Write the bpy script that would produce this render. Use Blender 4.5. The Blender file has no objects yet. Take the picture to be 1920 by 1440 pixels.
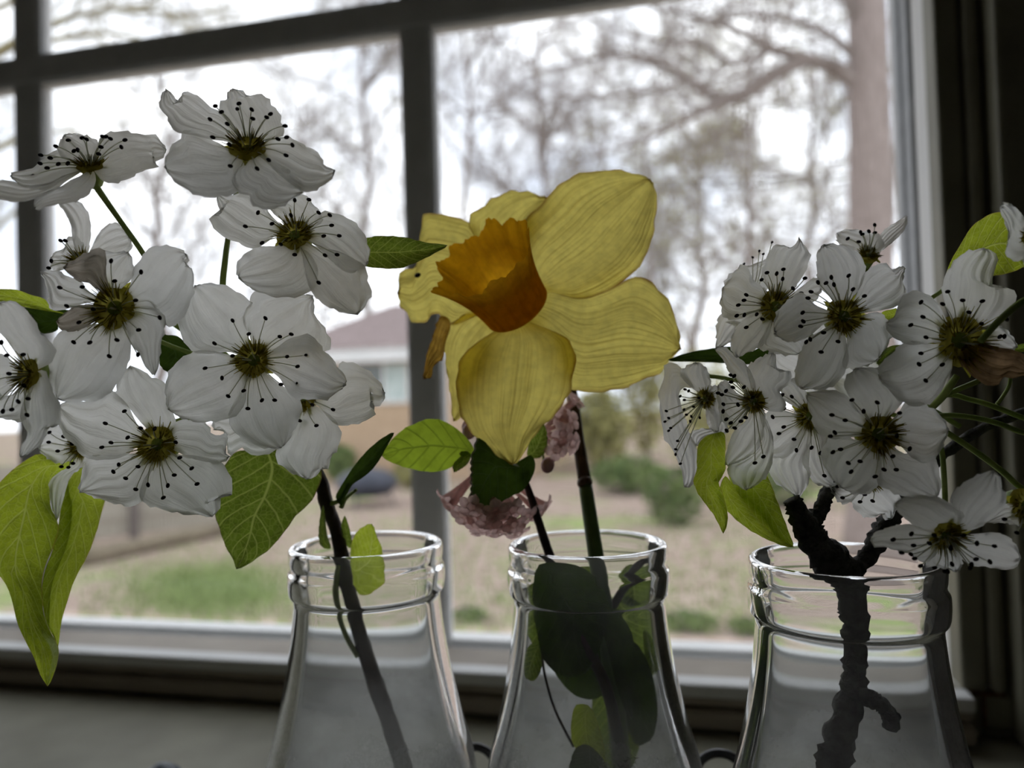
import bpy, math, random
import numpy as np
from mathutils import Vector, Matrix, noise as mnoise

# ------------------------------------------------------------------ camera
SC = bpy.context.scene
COL = SC.collection
F_PX = 1450.0
CAM = np.array([0.0, 0.0, 1.30])
_y, _p, _r = math.radians(13), math.radians(1.4), math.radians(-1.66)
FW = np.array([-math.sin(_y)*math.cos(_p), math.cos(_y)*math.cos(_p), math.sin(_p)])
_r0 = np.array([math.cos(_y), math.sin(_y), 0.0]); _u0 = np.cross(_r0, FW)
RT = _r0*math.cos(_r) + _u0*math.sin(_r)
UP = _u0*math.cos(_r) - _r0*math.sin(_r)

cam_data = bpy.data.cameras.new('camera')
cam = bpy.data.objects.new('camera', cam_data); COL.objects.link(cam)
cam.matrix_world = Matrix(((RT[0], UP[0], -FW[0], CAM[0]), (RT[1], UP[1], -FW[1], CAM[1]),
                           (RT[2], UP[2], -FW[2], CAM[2]), (0, 0, 0, 1)))
cam_data.sensor_fit = 'HORIZONTAL'; cam_data.sensor_width = 36.0
cam_data.lens = 36.0*F_PX/1920.0
cam_data.clip_start = 0.01; cam_data.clip_end = 500
cam_data.dof.use_dof = True
cam_data.dof.focus_distance = 0.156
cam_data.dof.aperture_fstop = 11.5
SC.camera = cam

# ------------------------------------------------------------------ sky and exposure
SC.view_settings.view_transform = 'Standard'
SC.view_settings.look = 'None'
SC.view_settings.gamma = 1.0
SC.view_settings.use_curve_mapping = False
SC.view_settings.exposure = 1.02
SKY = 1.75

world = bpy.data.worlds.new('overcast_sky'); SC.world = world
world.use_nodes = True
nt = world.node_tree; nt.nodes.clear()
wo = nt.nodes.new('ShaderNodeOutputWorld'); bg = nt.nodes.new('ShaderNodeBackground')
tc = nt.nodes.new('ShaderNodeTexCoord')
n1 = nt.nodes.new('ShaderNodeTexNoise'); n1.inputs['Scale'].default_value = 3.2
n1.inputs['Detail'].default_value = 5.0; n1.inputs['Roughness'].default_value = 0.55
cr = nt.nodes.new('ShaderNodeValToRGB')
cr.color_ramp.elements[0].position = 0.38; cr.color_ramp.elements[0].color = (0.37, 0.405, 0.47, 1)
cr.color_ramp.elements[1].position = 0.72; cr.color_ramp.elements[1].color = (0.97, 0.985, 1.0, 1)
nt.links.new(tc.outputs['Generated'], n1.inputs['Vector'])
nt.links.new(n1.outputs['Fac'], cr.inputs['Fac'])
nt.links.new(cr.outputs['Color'], bg.inputs['Color'])
bg.inputs['Strength'].default_value = SKY
nt.links.new(bg.outputs['Background'], wo.inputs['Surface'])
SC.cycles.max_bounces = 14
SC.cycles.transmission_bounces = 12
SC.cycles.transparent_max_bounces = 24
SC.cycles.diffuse_bounces = 5

random.seed(7); RNG = np.random.default_rng(7)

# ------------------------------------------------------------------ helpers
def P(px, py, d):
    """world point seen at photograph pixel (px,py), d metres along the optical axis"""
    px = np.asarray(px, float); py = np.asarray(py, float); d = np.asarray(d, float)
    v = FW + RT*((px - 960)/F_PX)[..., None] - UP*((py - 720)/F_PX)[..., None]
    return CAM + v*d[..., None]

def onY(px, py, Y):
    v = FW + RT*((px - 960)/F_PX) - UP*((py - 720)/F_PX)
    return CAM + v*(Y/v[1])

def onZ(px, py, Z):
    v = FW + RT*((px - 960)/F_PX) - UP*((py - 720)/F_PX)
    return CAM + v*((Z - CAM[2])/v[2])

LOC = {}
def wl(o):
    return LOC.get(o.name, np.zeros(3)) if o else np.zeros(3)

def tag(o, label=None, cat=None, group=None, kind=None):
    if label: o['label'] = label
    if cat: o['category'] = cat
    if group: o['group'] = group
    if kind: o['kind'] = kind
    return o

def empty(name, loc, parent=None):
    o = bpy.data.objects.new(name, None); COL.objects.link(o)
    o.empty_display_size = 0.01
    LOC[o.name] = np.array(loc, float)
    o.location = Vector(LOC[o.name] - wl(parent))
    if parent: o.parent = parent
    return o

def obj(name, verts, faces, mats, parent=None, uv=None, midx=None, smooth=True, origin=None):
    verts = np.asarray(verts, float)
    c = np.array(origin, float) if origin is not None else (verts.min(0) + verts.max(0))/2
    me = bpy.data.meshes.new(name)
    me.from_pydata((verts - c).tolist(), [], [list(map(int, f)) for f in faces])
    if not isinstance(mats, (list, tuple)): mats = [mats]
    for m in mats: me.materials.append(m)
    if uv is not None:
        l = me.uv_layers.new(name='UVMap')
        vi = np.zeros(len(me.loops), dtype=np.int32); me.loops.foreach_get('vertex_index', vi)
        l.data.foreach_set('uv', np.asarray(uv, float)[vi].ravel())
    if midx is not None: me.polygons.foreach_set('material_index', np.asarray(midx, dtype=np.int32))
    if smooth: me.polygons.foreach_set('use_smooth', np.ones(len(me.polygons), dtype=bool))
    me.update()
    o = bpy.data.objects.new(name, me); COL.objects.link(o)
    LOC[o.name] = c
    o.location = Vector(c - wl(parent))
    if parent: o.parent = parent
    return o

class MB:
    """collects pieces of one mesh"""
    def __init__(s): s.v = []; s.f = []; s.n = 0; s.m = []
    def add(s, v, f, mi=0):
        v = np.asarray(v, float); s.v.append(v)
        for q in f: s.f.append([i + s.n for i in q]); s.m.append(mi)
        s.n += len(v); return s
    def box(s, lo, hi, mi=0):
        x0, y0, z0 = lo; x1, y1, z1 = hi
        v = [(x0,y0,z0),(x1,y0,z0),(x1,y1,z0),(x0,y1,z0),(x0,y0,z1),(x1,y0,z1),(x1,y1,z1),(x0,y1,z1)]
        return s.add(v, [(0,3,2,1),(4,5,6,7),(0,1,5,4),(1,2,6,5),(2,3,7,6),(3,0,4,7)], mi)
    def tube(s, pts, rad, sides=6, mi=0, cap=True, jitter=0.0):
        v, f = tube(pts, rad, sides, cap, jitter); return s.add(v, f, mi)
    def build(s, name, mats, parent=None, smooth=False, origin=None):
        return obj(name, np.concatenate(s.v), s.f, mats, parent, midx=s.m, smooth=smooth, origin=origin)

def tube(pts, rad, sides=6, cap=True, jitter=0.0):
    pts = np.asarray(pts, float); n = len(pts)
    rad = np.full(n, rad, float) if np.isscalar(rad) else np.asarray(rad, float)
    t = np.gradient(pts, axis=0); t /= np.linalg.norm(t, axis=1)[:, None] + 1e-12
    a = np.array([0, 0, 1.0]) if abs(t[0][2]) < 0.9 else np.array([1.0, 0, 0])
    e = np.cross(t[0], a); e /= np.linalg.norm(e)
    ang = np.linspace(0, 2*math.pi, sides, endpoint=False)
    V = np.zeros((n, sides, 3))
    for i in range(n):
        e = e - t[i]*np.dot(e, t[i]); e /= np.linalg.norm(e) + 1e-12
        b = np.cross(t[i], e)
        r = rad[i]*(1 + (jitter*(RNG.random(sides) - .5) if jitter else 0))
        V[i] = pts[i] + (np.outer(np.cos(ang)*r, e) + np.outer(np.sin(ang)*r, b))
    f = []
    for i in range(n - 1):
        for k in range(sides):
            k2 = (k + 1) % sides
            f.append((i*sides + k, i*sides + k2, (i+1)*sides + k2, (i+1)*sides + k))
    if cap:
        f.append(tuple(range(sides - 1, -1, -1))); f.append(tuple((n-1)*sides + k for k in range(sides)))
    return V.reshape(-1, 3), f

def smooth_pts(pts, sub=6, closed=False):
    """Catmull-Rom through the given points"""
    p = np.asarray(pts, float); n = len(p)
    if closed: q = np.vstack([p[-1], p, p[0], p[1]])
    else: q = np.vstack([2*p[0] - p[1], p, 2*p[-1] - p[-2]])
    out = []
    segs = n if closed else n - 1
    for i in range(segs):
        a, b, c, d = q[i], q[i+1], q[i+2], q[i+3]
        for k in range(sub):
            t = k/sub
            out.append(.5*((2*b) + (c - a)*t + (2*a - 5*b + 4*c - d)*t*t + (3*b - a - 3*c + d)*t**3))
    if not closed: out.append(p[-1])
    return np.array(out)

def resample(p, n):
    s = np.r_[0, np.cumsum(np.linalg.norm(np.diff(p, axis=0), axis=1))]
    t = np.linspace(0, s[-1], n)
    return np.stack([np.interp(t, s, p[:, k]) for k in range(p.shape[1])], 1)

def lathe(profile, c, seg=64, closed=True):
    """profile list of (r,z) turned about a vertical axis through c"""
    n = len(profile); a = np.linspace(0, 2*math.pi, seg, endpoint=False)
    V = np.array([[(c[0] + r*math.cos(t), c[1] + r*math.sin(t), c[2] + z) for t in a] for r, z in profile]).reshape(-1, 3)
    f = []
    for i in range(n if closed else n - 1):
        j = (i + 1) % n
        for k in range(seg):
            k2 = (k + 1) % seg
            f.append((i*seg + k, i*seg + k2, j*seg + k2, j*seg + k))
    return V, f

def pts(s, off=(0, 0), sc=1.0):
    a = np.array([[float(c) for c in q.split(',')] for q in s.split()])
    return a/sc + np.array(off, float)

# ------------------------------------------------------------------ materials
def mat(name):
    m = bpy.data.materials.new(name); m.use_nodes = True
    t = m.node_tree; t.nodes.clear()
    o = t.nodes.new('ShaderNodeOutputMaterial')
    def N(kind, **kw):
        n = t.nodes.new('ShaderNode' + kind)
        for k, v in kw.items():
            if k in n.inputs: n.inputs[k].default_value = v
            else: setattr(n, k, v)
        return n
    def L(a, b): t.links.new(a, b)
    return m, N, L, o

def ramp(N, L, fac, stops):
    r = N('ValToRGB'); el = r.color_ramp.elements
    while len(el) < len(stops): el.new(0.5)
    for e, (p, c) in zip(el, stops):
        e.position = p; e.color = tuple(c) + (1,) if len(c) == 3 else c
    L(fac, r.inputs['Fac']); return r.outputs['Color']

def noisy(name, c1, c2, scale=20., rough=0.7, bump=0.0, detail=6, spec=0.3, lo=.35, hi=.65, stretch=None):
    m, N, L, o = mat(name)
    b = N('BsdfPrincipled'); b.inputs['Roughness'].default_value = rough
    b.inputs['Specular IOR Level'].default_value = spec
    tcn = N('TexCoord'); nz = N('TexNoise'); nz.inputs['Scale'].default_value = scale; nz.inputs['Detail'].default_value = detail
    src = tcn.outputs['Object']
    if stretch:
        mp = N('Mapping'); mp.inputs['Scale'].default_value = stretch; L(src, mp.inputs['Vector']); src = mp.outputs['Vector']
    L(src, nz.inputs['Vector'])
    L(ramp(N, L, nz.outputs['Fac'], [(lo, c1), (hi, c2)]), b.inputs['Base Color'])
    if bump:
        bp = N('Bump'); bp.inputs['Strength'].default_value = bump; bp.inputs['Distance'].default_value = 0.002
        L(nz.outputs['Fac'], bp.inputs['Height']); L(bp.outputs['Normal'], b.inputs['Normal'])
    L(b.outputs['BSDF'], o.inputs['Surface']); return m

def math_node(N, L, op, a, b=None):
    n = N('Math'); n.operation = op
    for i, x in enumerate((a, b)):
        if x is None: continue
        if isinstance(x, (int, float)): n.inputs[i].default_value = x
        else: L(x, n.inputs[i])
    return n.outputs[0]

def thin(name, base, tint, trans, veins, vein_col, vein_n=14, edge=None, edge_w=.07, gloss=0.0, bump=.3, rough=.5, mottle=.12, root=None, net=False, kind='fan'):
    """thin plant tissue: diffuse + translucent, veins run along the blade (UV)"""
    m, N, L, o = mat(name)
    uvn = N('UVMap'); sx = N('SeparateXYZ'); L(uvn.outputs['UV'], sx.inputs[0])
    u, v = sx.outputs['X'], sx.outputs['Y']
    tcn = N('TexCoord')
    nz = N('TexNoise'); nz.inputs['Scale'].default_value = 420; nz.inputs['Detail'].default_value = 4; L(tcn.outputs['Object'], nz.inputs['Vector'])
    vd = math_node(N, L, 'ABSOLUTE', math_node(N, L, 'SUBTRACT', v, .5))
    if kind == 'fan':
        # streaks running from the base to the tip
        mp = N('Mapping'); mp.inputs['Scale'].default_value = (1.6, vein_n*2.2, 1.0); L(uvn.outputs['UV'], mp.inputs['Vector'])
        oi = N('ObjectInfo'); ov = N('CombineXYZ'); L(math_node(N, L, 'MULTIPLY', oi.outputs['Random'], 50.0), ov.inputs[2])
        va = N('VectorMath'); va.operation = 'ADD'; L(mp.outputs[0], va.inputs[0]); L(ov.outputs[0], va.inputs[1])
        st_ = N('TexNoise'); st_.inputs['Scale'].default_value = 1.0; st_.inputs['Detail'].default_value = 3.0; st_.inputs['Distortion'].default_value = .3
        L(va.outputs[0], st_.inputs['Vector'])
        sr = N('MapRange'); sr.inputs['From Min'].default_value = .45; sr.inputs['From Max'].default_value = .72; L(st_.outputs['Fac'], sr.inputs['Value'])
        mask = sr.outputs[0]
    else:
        # midrib, side veins, and a fine net
        mid = N('MapRange', interpolation_type='SMOOTHSTEP'); mid.inputs['From Min'].default_value = .022; mid.inputs['From Max'].default_value = .008
        L(vd, mid.inputs['Value'])
        wob = math_node(N, L, 'MULTIPLY', nz.outputs['Fac'], .02)
        ph = math_node(N, L, 'ADD', math_node(N, L, 'SUBTRACT', u, math_node(N, L, 'MULTIPLY', vd, .42)), wob)
        fr = math_node(N, L, 'FRACT', math_node(N, L, 'MULTIPLY', ph, vein_n))
        fd = math_node(N, L, 'ABSOLUTE', math_node(N, L, 'SUBTRACT', fr, .5))
        side = N('MapRange', interpolation_type='SMOOTHSTEP'); side.inputs['From Min'].default_value = .085; side.inputs['From Max'].default_value = .03
        L(fd, side.inputs['Value'])
        mask = math_node(N, L, 'MAXIMUM', mid.outputs[0], math_node(N, L, 'MULTIPLY', side.outputs[0], .8))
        if net:
            vo = N('TexVoronoi'); vo.feature = 'DISTANCE_TO_EDGE'; vo.inputs['Scale'].default_value = 800
            L(tcn.outputs['Object'], vo.inputs['Vector'])
            nr = N('MapRange'); nr.inputs['From Min'].default_value = .12; nr.inputs['From Max'].default_value = .02
            L(vo.outputs['Distance'], nr.inputs['Value'])
            mask = math_node(N, L, 'MAXIMUM', mask, math_node(N, L, 'MULTIPLY', nr.outputs[0], .28))
    mk = math_node(N, L, 'MULTIPLY', mask, veins)
    def colour(c):
        mx = N('Mix', data_type='RGBA'); mx.inputs[6].default_value = c + (1,)
        d = tuple(x*(1 - mottle*2) for x in c)
        mx.inputs[7].default_value = d + (1,)
        r = N('MapRange'); r.inputs['From Min'].default_value = .4; r.inputs['From Max'].default_value = .75
        L(nz.outputs['Fac'], r.inputs['Value']); L(r.outputs[0], mx.inputs[0])
        out = mx.outputs[2]
        m2 = N('Mix', data_type='RGBA'); L(mk, m2.inputs[0]); L(out, m2.inputs[6]); m2.inputs[7].default_value = vein_col + (1,)
        out = m2.outputs[2]
        if root:
            rr = N('MapRange'); rr.inputs['From Min'].default_value = .22; rr.inputs['From Max'].default_value = .0
            L(u, rr.inputs['Value'])
            m4 = N('Mix', data_type='RGBA'); L(rr.outputs[0], m4.inputs[0]); L(out, m4.inputs[6]); m4.inputs[7].default_value = root + (1,)
            out = m4.outputs[2]
        if edge:
            er = N('MapRange'); er.inputs['From Min'].default_value = .5 - edge_w; er.inputs['From Max'].default_value = .5
            L(vd, er.inputs['Value'])
            et = N('MapRange'); et.inputs['From Min'].default_value = 1 - edge_w*.8; et.inputs['From Max'].default_value = 1.0
            L(u, et.inputs['Value'])
            ef = math_node(N, L, 'MAXIMUM', er.outputs[0], et.outputs[0])
            nz2 = N('TexNoise'); nz2.inputs['Scale'].default_value = 160; L(tcn.outputs['Object'], nz2.inputs['Vector'])
            ef = math_node(N, L, 'MULTIPLY', ef, math_node(N, L, 'MULTIPLY', nz2.outputs['Fac'], 1.7))
            m3 = N('Mix', data_type='RGBA'); L(ef, m3.inputs[0]); L(out, m3.inputs[6]); m3.inputs[7].default_value = edge + (1,)
            out = m3.outputs[2]
        return out
    d = N('BsdfDiffuse'); L(colour(base), d.inputs['Color'])
    tr = N('BsdfTranslucent'); L(colour(tint), tr.inputs['Color'])
    mx = N('MixShader'); mx.inputs[0].default_value = trans
    L(d.outputs[0], mx.inputs[1]); L(tr.outputs[0], mx.inputs[2]); out = mx.outputs[0]
    bp = N('Bump'); bp.inputs['Strength'].default_value = bump; bp.inputs['Distance'].default_value = .0004
    L(math_node(N, L, 'ADD', mask, math_node(N, L, 'MULTIPLY', nz.outputs['Fac'], .8)), bp.inputs['Height'])
    for s in (d, tr): L(bp.outputs['Normal'], s.inputs['Normal'])
    if gloss:
        g = N('BsdfGlossy'); g.inputs['Roughness'].default_value = rough
        L(bp.outputs['Normal'], g.inputs['Normal'])
        fz = N('Fresnel'); fz.inputs['IOR'].default_value = 1.4
        m5 = N('MixShader'); L(math_node(N, L, 'MULTIPLY', fz.outputs[0], gloss), m5.inputs[0])
        L(out, m5.inputs[1]); L(g.outputs[0], m5.inputs[2]); out = m5.outputs[0]
    L(out, o.inputs['Surface']); return m

M = {}
M['petal'] = thin('white_petal', (.84,.84,.82), (.95,.95,.92), .66, .24, (.76,.76,.72), 4, bump=.35, mottle=.03, root=(.70,.68,.50))
M['petal_grey'] = thin('ageing_petal', (.66,.62,.56), (.62,.56,.48), .5, .3, (.50,.45,.38), 7, bump=.5, mottle=.15)
M['petal_brown'] = thin('withered_petal', (.42,.29,.17), (.50,.33,.18), .5, .5, (.20,.11,.05), 6, bump=.8, mottle=.3)
M['leaf_young'] = thin('young_leaf', (.16,.24,.03), (.62,.76,.05), .62, .6, (.80,.88,.25), 10, gloss=.04, bump=.5, net=True, kind='leaf', mottle=.14, edge=(.55,.42,.10), edge_w=.02)
M['leaf_mid'] = thin('pear_leaf', (.06,.10,.015), (.19,.28,.025), .58, .7, (.50,.58,.14), 9, gloss=.2, bump=.5, net=True, kind='leaf', mottle=.2, edge=(.12,.07,.03), edge_w=.02)
M['leaf_dark'] = thin('mature_shaded_leaf', (.036,.064,.016), (.055,.100,.011), .4, .4, (.08,.12,.05), 9, gloss=.22, bump=.6, kind='leaf', mottle=.2, rough=.45)  # mature leaf green, also stands in for blocked backlight on viburnum leaves
M['leaf_vib'] = thin('viburnum_leaf', (.14,.22,.03), (.42,.58,.04), .62, .7, (.16,.24,.02), 7, gloss=.5, bump=.6, kind='leaf', mottle=.14)
M['tepal'] = thin('daffodil_tepal', (.80,.68,.20), (.96,.83,.20), .70, .38, (.56,.42,.06), 13, edge=(.36,.20,.05), edge_w=.035, bump=.6, mottle=.10, root=(.80,.58,.03))
M['tepal_dry'] = thin('dry_tepal', (.60,.40,.10), (.72,.46,.08), .55, .6, (.38,.20,.04), 9, edge=(.30,.14,.03), edge_w=.1, bump=1.0, mottle=.25)
M['corona'] = thin('daffodil_corona', (.72,.36,.015), (.92,.48,.015), .60, .35, (.44,.17,.01), 16, edge=None, bump=.5, mottle=.12)
M['pink'] = thin('viburnum_floret', (.88,.70,.67), (.93,.68,.63), .58, .3, (.58,.30,.32), 4, bump=.3, mottle=.18)
M['bud'] = noisy('pink_bud', (.62,.30,.34), (.80,.50,.52), 300, .5)
M['stem'] = noisy('green_pedicel', (.26,.36,.08), (.38,.48,.13), 300, .5, .1)
M['stem_dark'] = noisy('daffodil_stem', (.085,.15,.04), (.13,.21,.06), 200, .45, .1)
M['sheath'] = noisy('brown_sheath', (.07,.045,.025), (.13,.08,.05), 300, .6, .2)
M['twig'] = noisy('brown_twig', (.028,.018,.014), (.075,.050,.038), 260, .6, .5)
M['bark'] = noisy('rough_bark', (.040,.037,.034), (.11,.105,.098), 400, .85, 1.0)
M['anther'] = noisy('anther', (.010,.007,.008), (.03,.018,.02), 900, .6)
M['filament'] = thin('filament', (.85,.86,.74), (.85,.86,.74), .6, 0, (.7,.7,.6), bump=0, mottle=0)
M['core'] = thin('flower_centre', (.46,.40,.09), (.68,.60,.13), .6, .4, (.30,.22,.03), 9, bump=.3, mottle=.2)
M['sepal'] = thin('sepal', (.40,.40,.08), (.66,.64,.08), .55, .3, (.5,.46,.1), 4, bump=.3)
M['margin'] = noisy('pale_leaf_margin', (.5,.52,.44), (.66,.68,.6), 500, .7)
M['vinyl'] = noisy('white_window_frame', (.80,.81,.80), (.86,.86,.85), 40, .45)
M['muntin'] = noisy('painted_muntin', (.72,.73,.72), (.80,.80,.79), 60, .5)
M['slot'] = noisy('grubby_track', (.22,.17,.10), (.32,.26,.17), 60, .7)
M['track'] = noisy('grey_track', (.34,.36,.38), (.46,.48,.50), 60, .5)
M['casing'] = noisy('olive_painted_wood', (.21,.20,.145), (.27,.26,.19), 30, .5, .2)
M['rust'] = noisy('rust_stain', (.10,.045,.02), (.18,.08,.035), 300, .8)
M['sillpaint'] = noisy('sill_paint', (.38,.33,.27), (.46,.41,.34), 30, .55, .1)
M['wall'] = noisy('room_wall', (.62,.61,.58), (.68,.67,.64), 8, .8)
M['wire'] = noisy('black_wire', (.012,.012,.013), (.02,.02,.022), 300, .28, spec=.7)
M['navy'] = noisy('blue_grey_ceramic', (.04,.055,.065), (.06,.08,.095), 60, .35, spec=.5)
M['screen'] = noisy('screen_wire', (.05,.05,.05), (.08,.08,.08), 100, .6)

def glass_mat(name, haze):
    m, N, L, o = mat(name)
    g = N('BsdfGlass'); g.inputs['IOR'].default_value = 1.17; g.inputs['Roughness'].default_value = 0.0
    g.inputs['Color'].default_value = (.985,.99,.988,1)
    d = N('BsdfDiffuse'); d.inputs['Color'].default_value = (.74,.74,.72,1)
    tr = N('BsdfTranslucent'); tr.inputs['Color'].default_value = (.74,.74,.72,1)
    a = N('MixShader'); a.inputs[0].default_value = .55; L(d.outputs[0], a.inputs[1]); L(tr.outputs[0], a.inputs[2])
    tcn = N('TexCoord'); sx = N('SeparateXYZ'); L(tcn.outputs['Object'], sx.inputs[0])
    nz = N('TexNoise'); nz.inputs['Scale'].default_value = 60; nz.inputs['Detail'].default_value = 5; L(tcn.outputs['Object'], nz.inputs['Vector'])
    sp = N('TexNoise'); sp.inputs['Scale'].default_value = 1200; L(tcn.outputs['Object'], sp.inputs['Vector'])
    r = N('MapRange'); r.inputs['From Min'].default_value = .030; r.inputs['From Max'].default_value = -.012
    r.inputs['To Min'].default_value = .07; r.inputs['To Max'].default_value = haze
    L(sx.outputs['Z'], r.inputs['Value'])
    k = math_node(N, L, 'MULTIPLY', math_node(N, L, 'ADD', math_node(N, L, 'MULTIPLY', math_node(N, L, 'POWER', nz.outputs['Fac'], 2.0), 2.2), math_node(N, L, 'MULTIPLY', sp.outputs['Fac'], .5)), r.outputs[0])
    mx = N('MixShader'); L(k, mx.inputs[0]); L(g.outputs[0], mx.inputs[1]); L(a.outputs[0], mx.inputs[2])
    L(mx.outputs[0], o.inputs['Surface']); return m
M['bottle'] = glass_mat('bottle_glass', .58)
m, N, L, o = mat('water'); g = N('BsdfGlass'); g.inputs['IOR'].default_value = 1.33; g.inputs['Roughness'].default_value = 0
L(g.outputs[0], o.inputs['Surface']); M['water'] = m
m, N, L, o = mat('window_pane')
tp = N('BsdfTransparent'); tp.inputs['Color'].default_value = (.985,.99,.99,1)
gl = N('BsdfGlossy'); gl.inputs['Roughness'].default_value = .02
fz = N('Fresnel'); fz.inputs['IOR'].default_value = 1.45
mx = N('MixShader'); L(fz.outputs[0], mx.inputs[0]); L(tp.outputs[0], mx.inputs[1]); L(gl.outputs[0], mx.inputs[2])
L(mx.outputs[0], o.inputs['Surface']); M['pane'] = m

# ------------------------------------------------------------------ room shell and window
CZ = CAM[2]
GX0, GX1 = -0.96, 0.107          # window opening
GZ0, GZ1 = CZ - .131, CZ + .60
def struct(o, kind='structure'): o['kind'] = kind; return o

STOOL = CZ - .144
YW = .365                          # room face of the wall
b = MB()
b.box((-2.2, YW, 0), (GX0 - .06, YW + .16, 2.5)).box((GX1 + .11, YW, 0), (1.6, YW + .16, 2.5))
b.box((GX0 - .06, YW, GZ1 + .05), (GX1 + .11, YW + .16, 2.5)).box((GX0 - .06, YW, 0), (GX1 + .11, YW + .16, STOOL - .03))
struct(b.build('wall_front', M['wall']))
for nm, lo, hi in (('wall_back', (-2.2, -3.1, 0), (1.6, -3.0, 2.5)), ('wall_left', (-2.3, -3.1, 0), (-2.2, .525, 2.5)),
                   ('wall_right', (1.6, -3.1, 0), (1.7, .525, 2.5)), ('ceiling', (-2.3, -3.1, 2.5), (1.7, .525, 2.6)),
                   ('floor', (-2.3, -3.1, -.1), (1.7, .525, 0))):
    struct(MB().box(lo, hi).build(nm, M['wall']))

# window unit
win = empty('window_1', (( GX0 + GX1)/2, .43, GZ0)); struct(win)
YG = .43
def bar(name, lo, hi, m, bevel=.002):
    o = MB().box(lo, hi).build(name, m, win)
    bv = o.modifiers.new('bevel', 'BEVEL'); bv.width = bevel; bv.segments = 2
    return o
mx_ = [(-.435, -.411), (-.161, -.139), (-.709, -.687)]
for x0, x1 in mx_:
    bar('muntin', (x0, YG - .006, GZ0 - .01), (x1, YG + .006, GZ1), M['muntin'], .004)
bar('muntin', (GX0, YG - .0065, CZ + .219), (GX1, YG + .0065, CZ + .241), M['muntin'], .004)
# panes
xs = [GX0, -.709, -.687, -.435, -.411, -.161, -.139, GX1]
for i in range(4):
    for z0, z1 in ((GZ0 - .005, CZ + .219), (CZ + .241, GZ1)):
        obj('pane', [(xs[2*i], YG, z0), (xs[2*i+1], YG, z0), (xs[2*i+1], YG, z1), (xs[2*i], YG, z1)], [(0,1,2,3)], M['pane'], win, smooth=False)
# stepped bottom of the frame, from the glass towards the room
def ledge(row_far, row_near, ynear, m, depth_down, name, x=433):
    zn = onY(x, row_near, ynear)[2]
    yf = onZ(x, row_far, zn)[1]
    return bar(name, (GX0 - .03, ynear, zn - depth_down), (GX1, yf, zn), m, .0012)
ledge(1166, 1181, .428, M['vinyl'], .03, 'bottom_rail')
ledge(1199, 1212, .400, M['vinyl'], .03, 'sill_ridge')
bar('sill_track', (GX0 - .03, .402, CZ - .172), (GX1, .428, CZ - .152), M['track'])
ledge(1222, 1238, .345, M['vinyl'], .006, 'sill_stop')
zs = onY(433, 1238, .345)[2]
bar('track_floor', (GX0 - .03, .346, zs - .02), (GX1, .402, zs - .012), M['slot'])
z_mid = onY(433, 1277, .346)[2]
bar('sill_face', (GX0 - .03, .3465, z_mid + .0006), (GX1, .40, zs - .006), M['sillpaint'])
bar('sill_face', (GX0 - .03, .3440, STOOL + .0012), (GX1, .40, z_mid - .0004), M['sillpaint'])
bar('seam', (GX0 - .03, .350, STOOL + .0002), (GX1, .41, zs - .02), M['sillpaint'])
# right jamb, seen edge-on: dark rail, grey track, brown groove, white stop
J = GX1
bar('side_rail', (J, .418, CZ - .15), (J + .03, .432, GZ1), M['track'])
bar('side_track', (J + .0005, .404, CZ - .15), (J + .03, .4175, GZ1), M['track'])
bar('side_groove', (J + .003, .396, CZ - .15), (J + .03, .4045, GZ1), M['slot'])
bar('side_stop', (J, YW, CZ - .1435), (J + .03, .3965, GZ1), M['vinyl'])
bar('side_stop', (GX0 - .03, YW, CZ - .16), (GX0, .445, GZ1), M['vinyl'])
bar('head_rail', (GX0 - .03, YW, GZ1), (J + .03, .445, GZ1 + .05), M['vinyl'])
# insect screen outside
sc = MB(); ys = .475; stp = .00165; r = .00009
for x in np.arange(GX0, GX1 + .02, stp): sc.box((x - r, ys, GZ0 - .01), (x + r, ys + .0001, GZ1))
for z in np.arange(GZ0 - .01, GZ1, stp): sc.box((GX0, ys, z - r), (GX1 + .03, ys + .0001, z + r))
so = sc.build('insect_screen', M['screen'], win); so['kind'] = 'stuff'
sx0 = onY(1679, 240, ys)[0]
bar('screen_frame', (sx0, ys - .004, GZ0 - .02), (sx0 + .02, ys + .006, GZ1), M['muntin'])
# casing on the right of the window, mitred boards with seams
cas = empty('trim_1', (J + .05, YW, STOOL)); struct(cas)
def cbar(name, lo, hi, m, bevel=.0015):
    o = MB().box(lo, hi).build(name, m, cas); bv = o.modifiers.new('bevel', 'BEVEL'); bv.width = bevel; bv.segments = 2; return o
zj = onY(1810, 1296, YW - .006)[2]
def X(px, py=900, Y=YW - .006): return onY(px, py, Y)[0]
cbar('casing_board', (J - .001, YW - .006, zj), (X(1836), YW + .01, 2.1), M['casing'])
cbar('casing_board', (X(1840), YW - .010, zj), (X(1868), YW + .01, 2.1), M['casing'], .003)
cbar('casing_board', (X(1872), YW - .008, zj), (X(1897), YW + .01, 2.1), M['casing'], .003)
cbar('casing_edge', (X(1897, 900, YW - .018), YW - .020, STOOL), (J + .115, YW + .01, 2.1), M['casing'], .002)
zk = onY(1810, 1360, YW - .006)[2]
cbar('plinth_block', (J - .001, YW - .007, STOOL), (X(1842, 1330), YW + .01, zj - .0008), M['casing'])
cbar('plinth_block', (X(1844, 1330), YW - .008, zk), (X(1896), YW + .01, zj - .0008), M['casing'])
cbar('plinth_block', (X(1845, 1330), YW - .006, STOOL), (X(1896), YW + .01, zk - .0006), M['casing'])
cbar('rust_line', (J, YW - .0074, zj - .0012), (X(1868), YW - .0040, zj + .0002), M['rust'], .0002)
cbar('rust_line', (X(1841, 1330), YW - .0082, zk), (X(1846, 1330), YW - .0040, zj), M['rust'], .0002)
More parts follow.
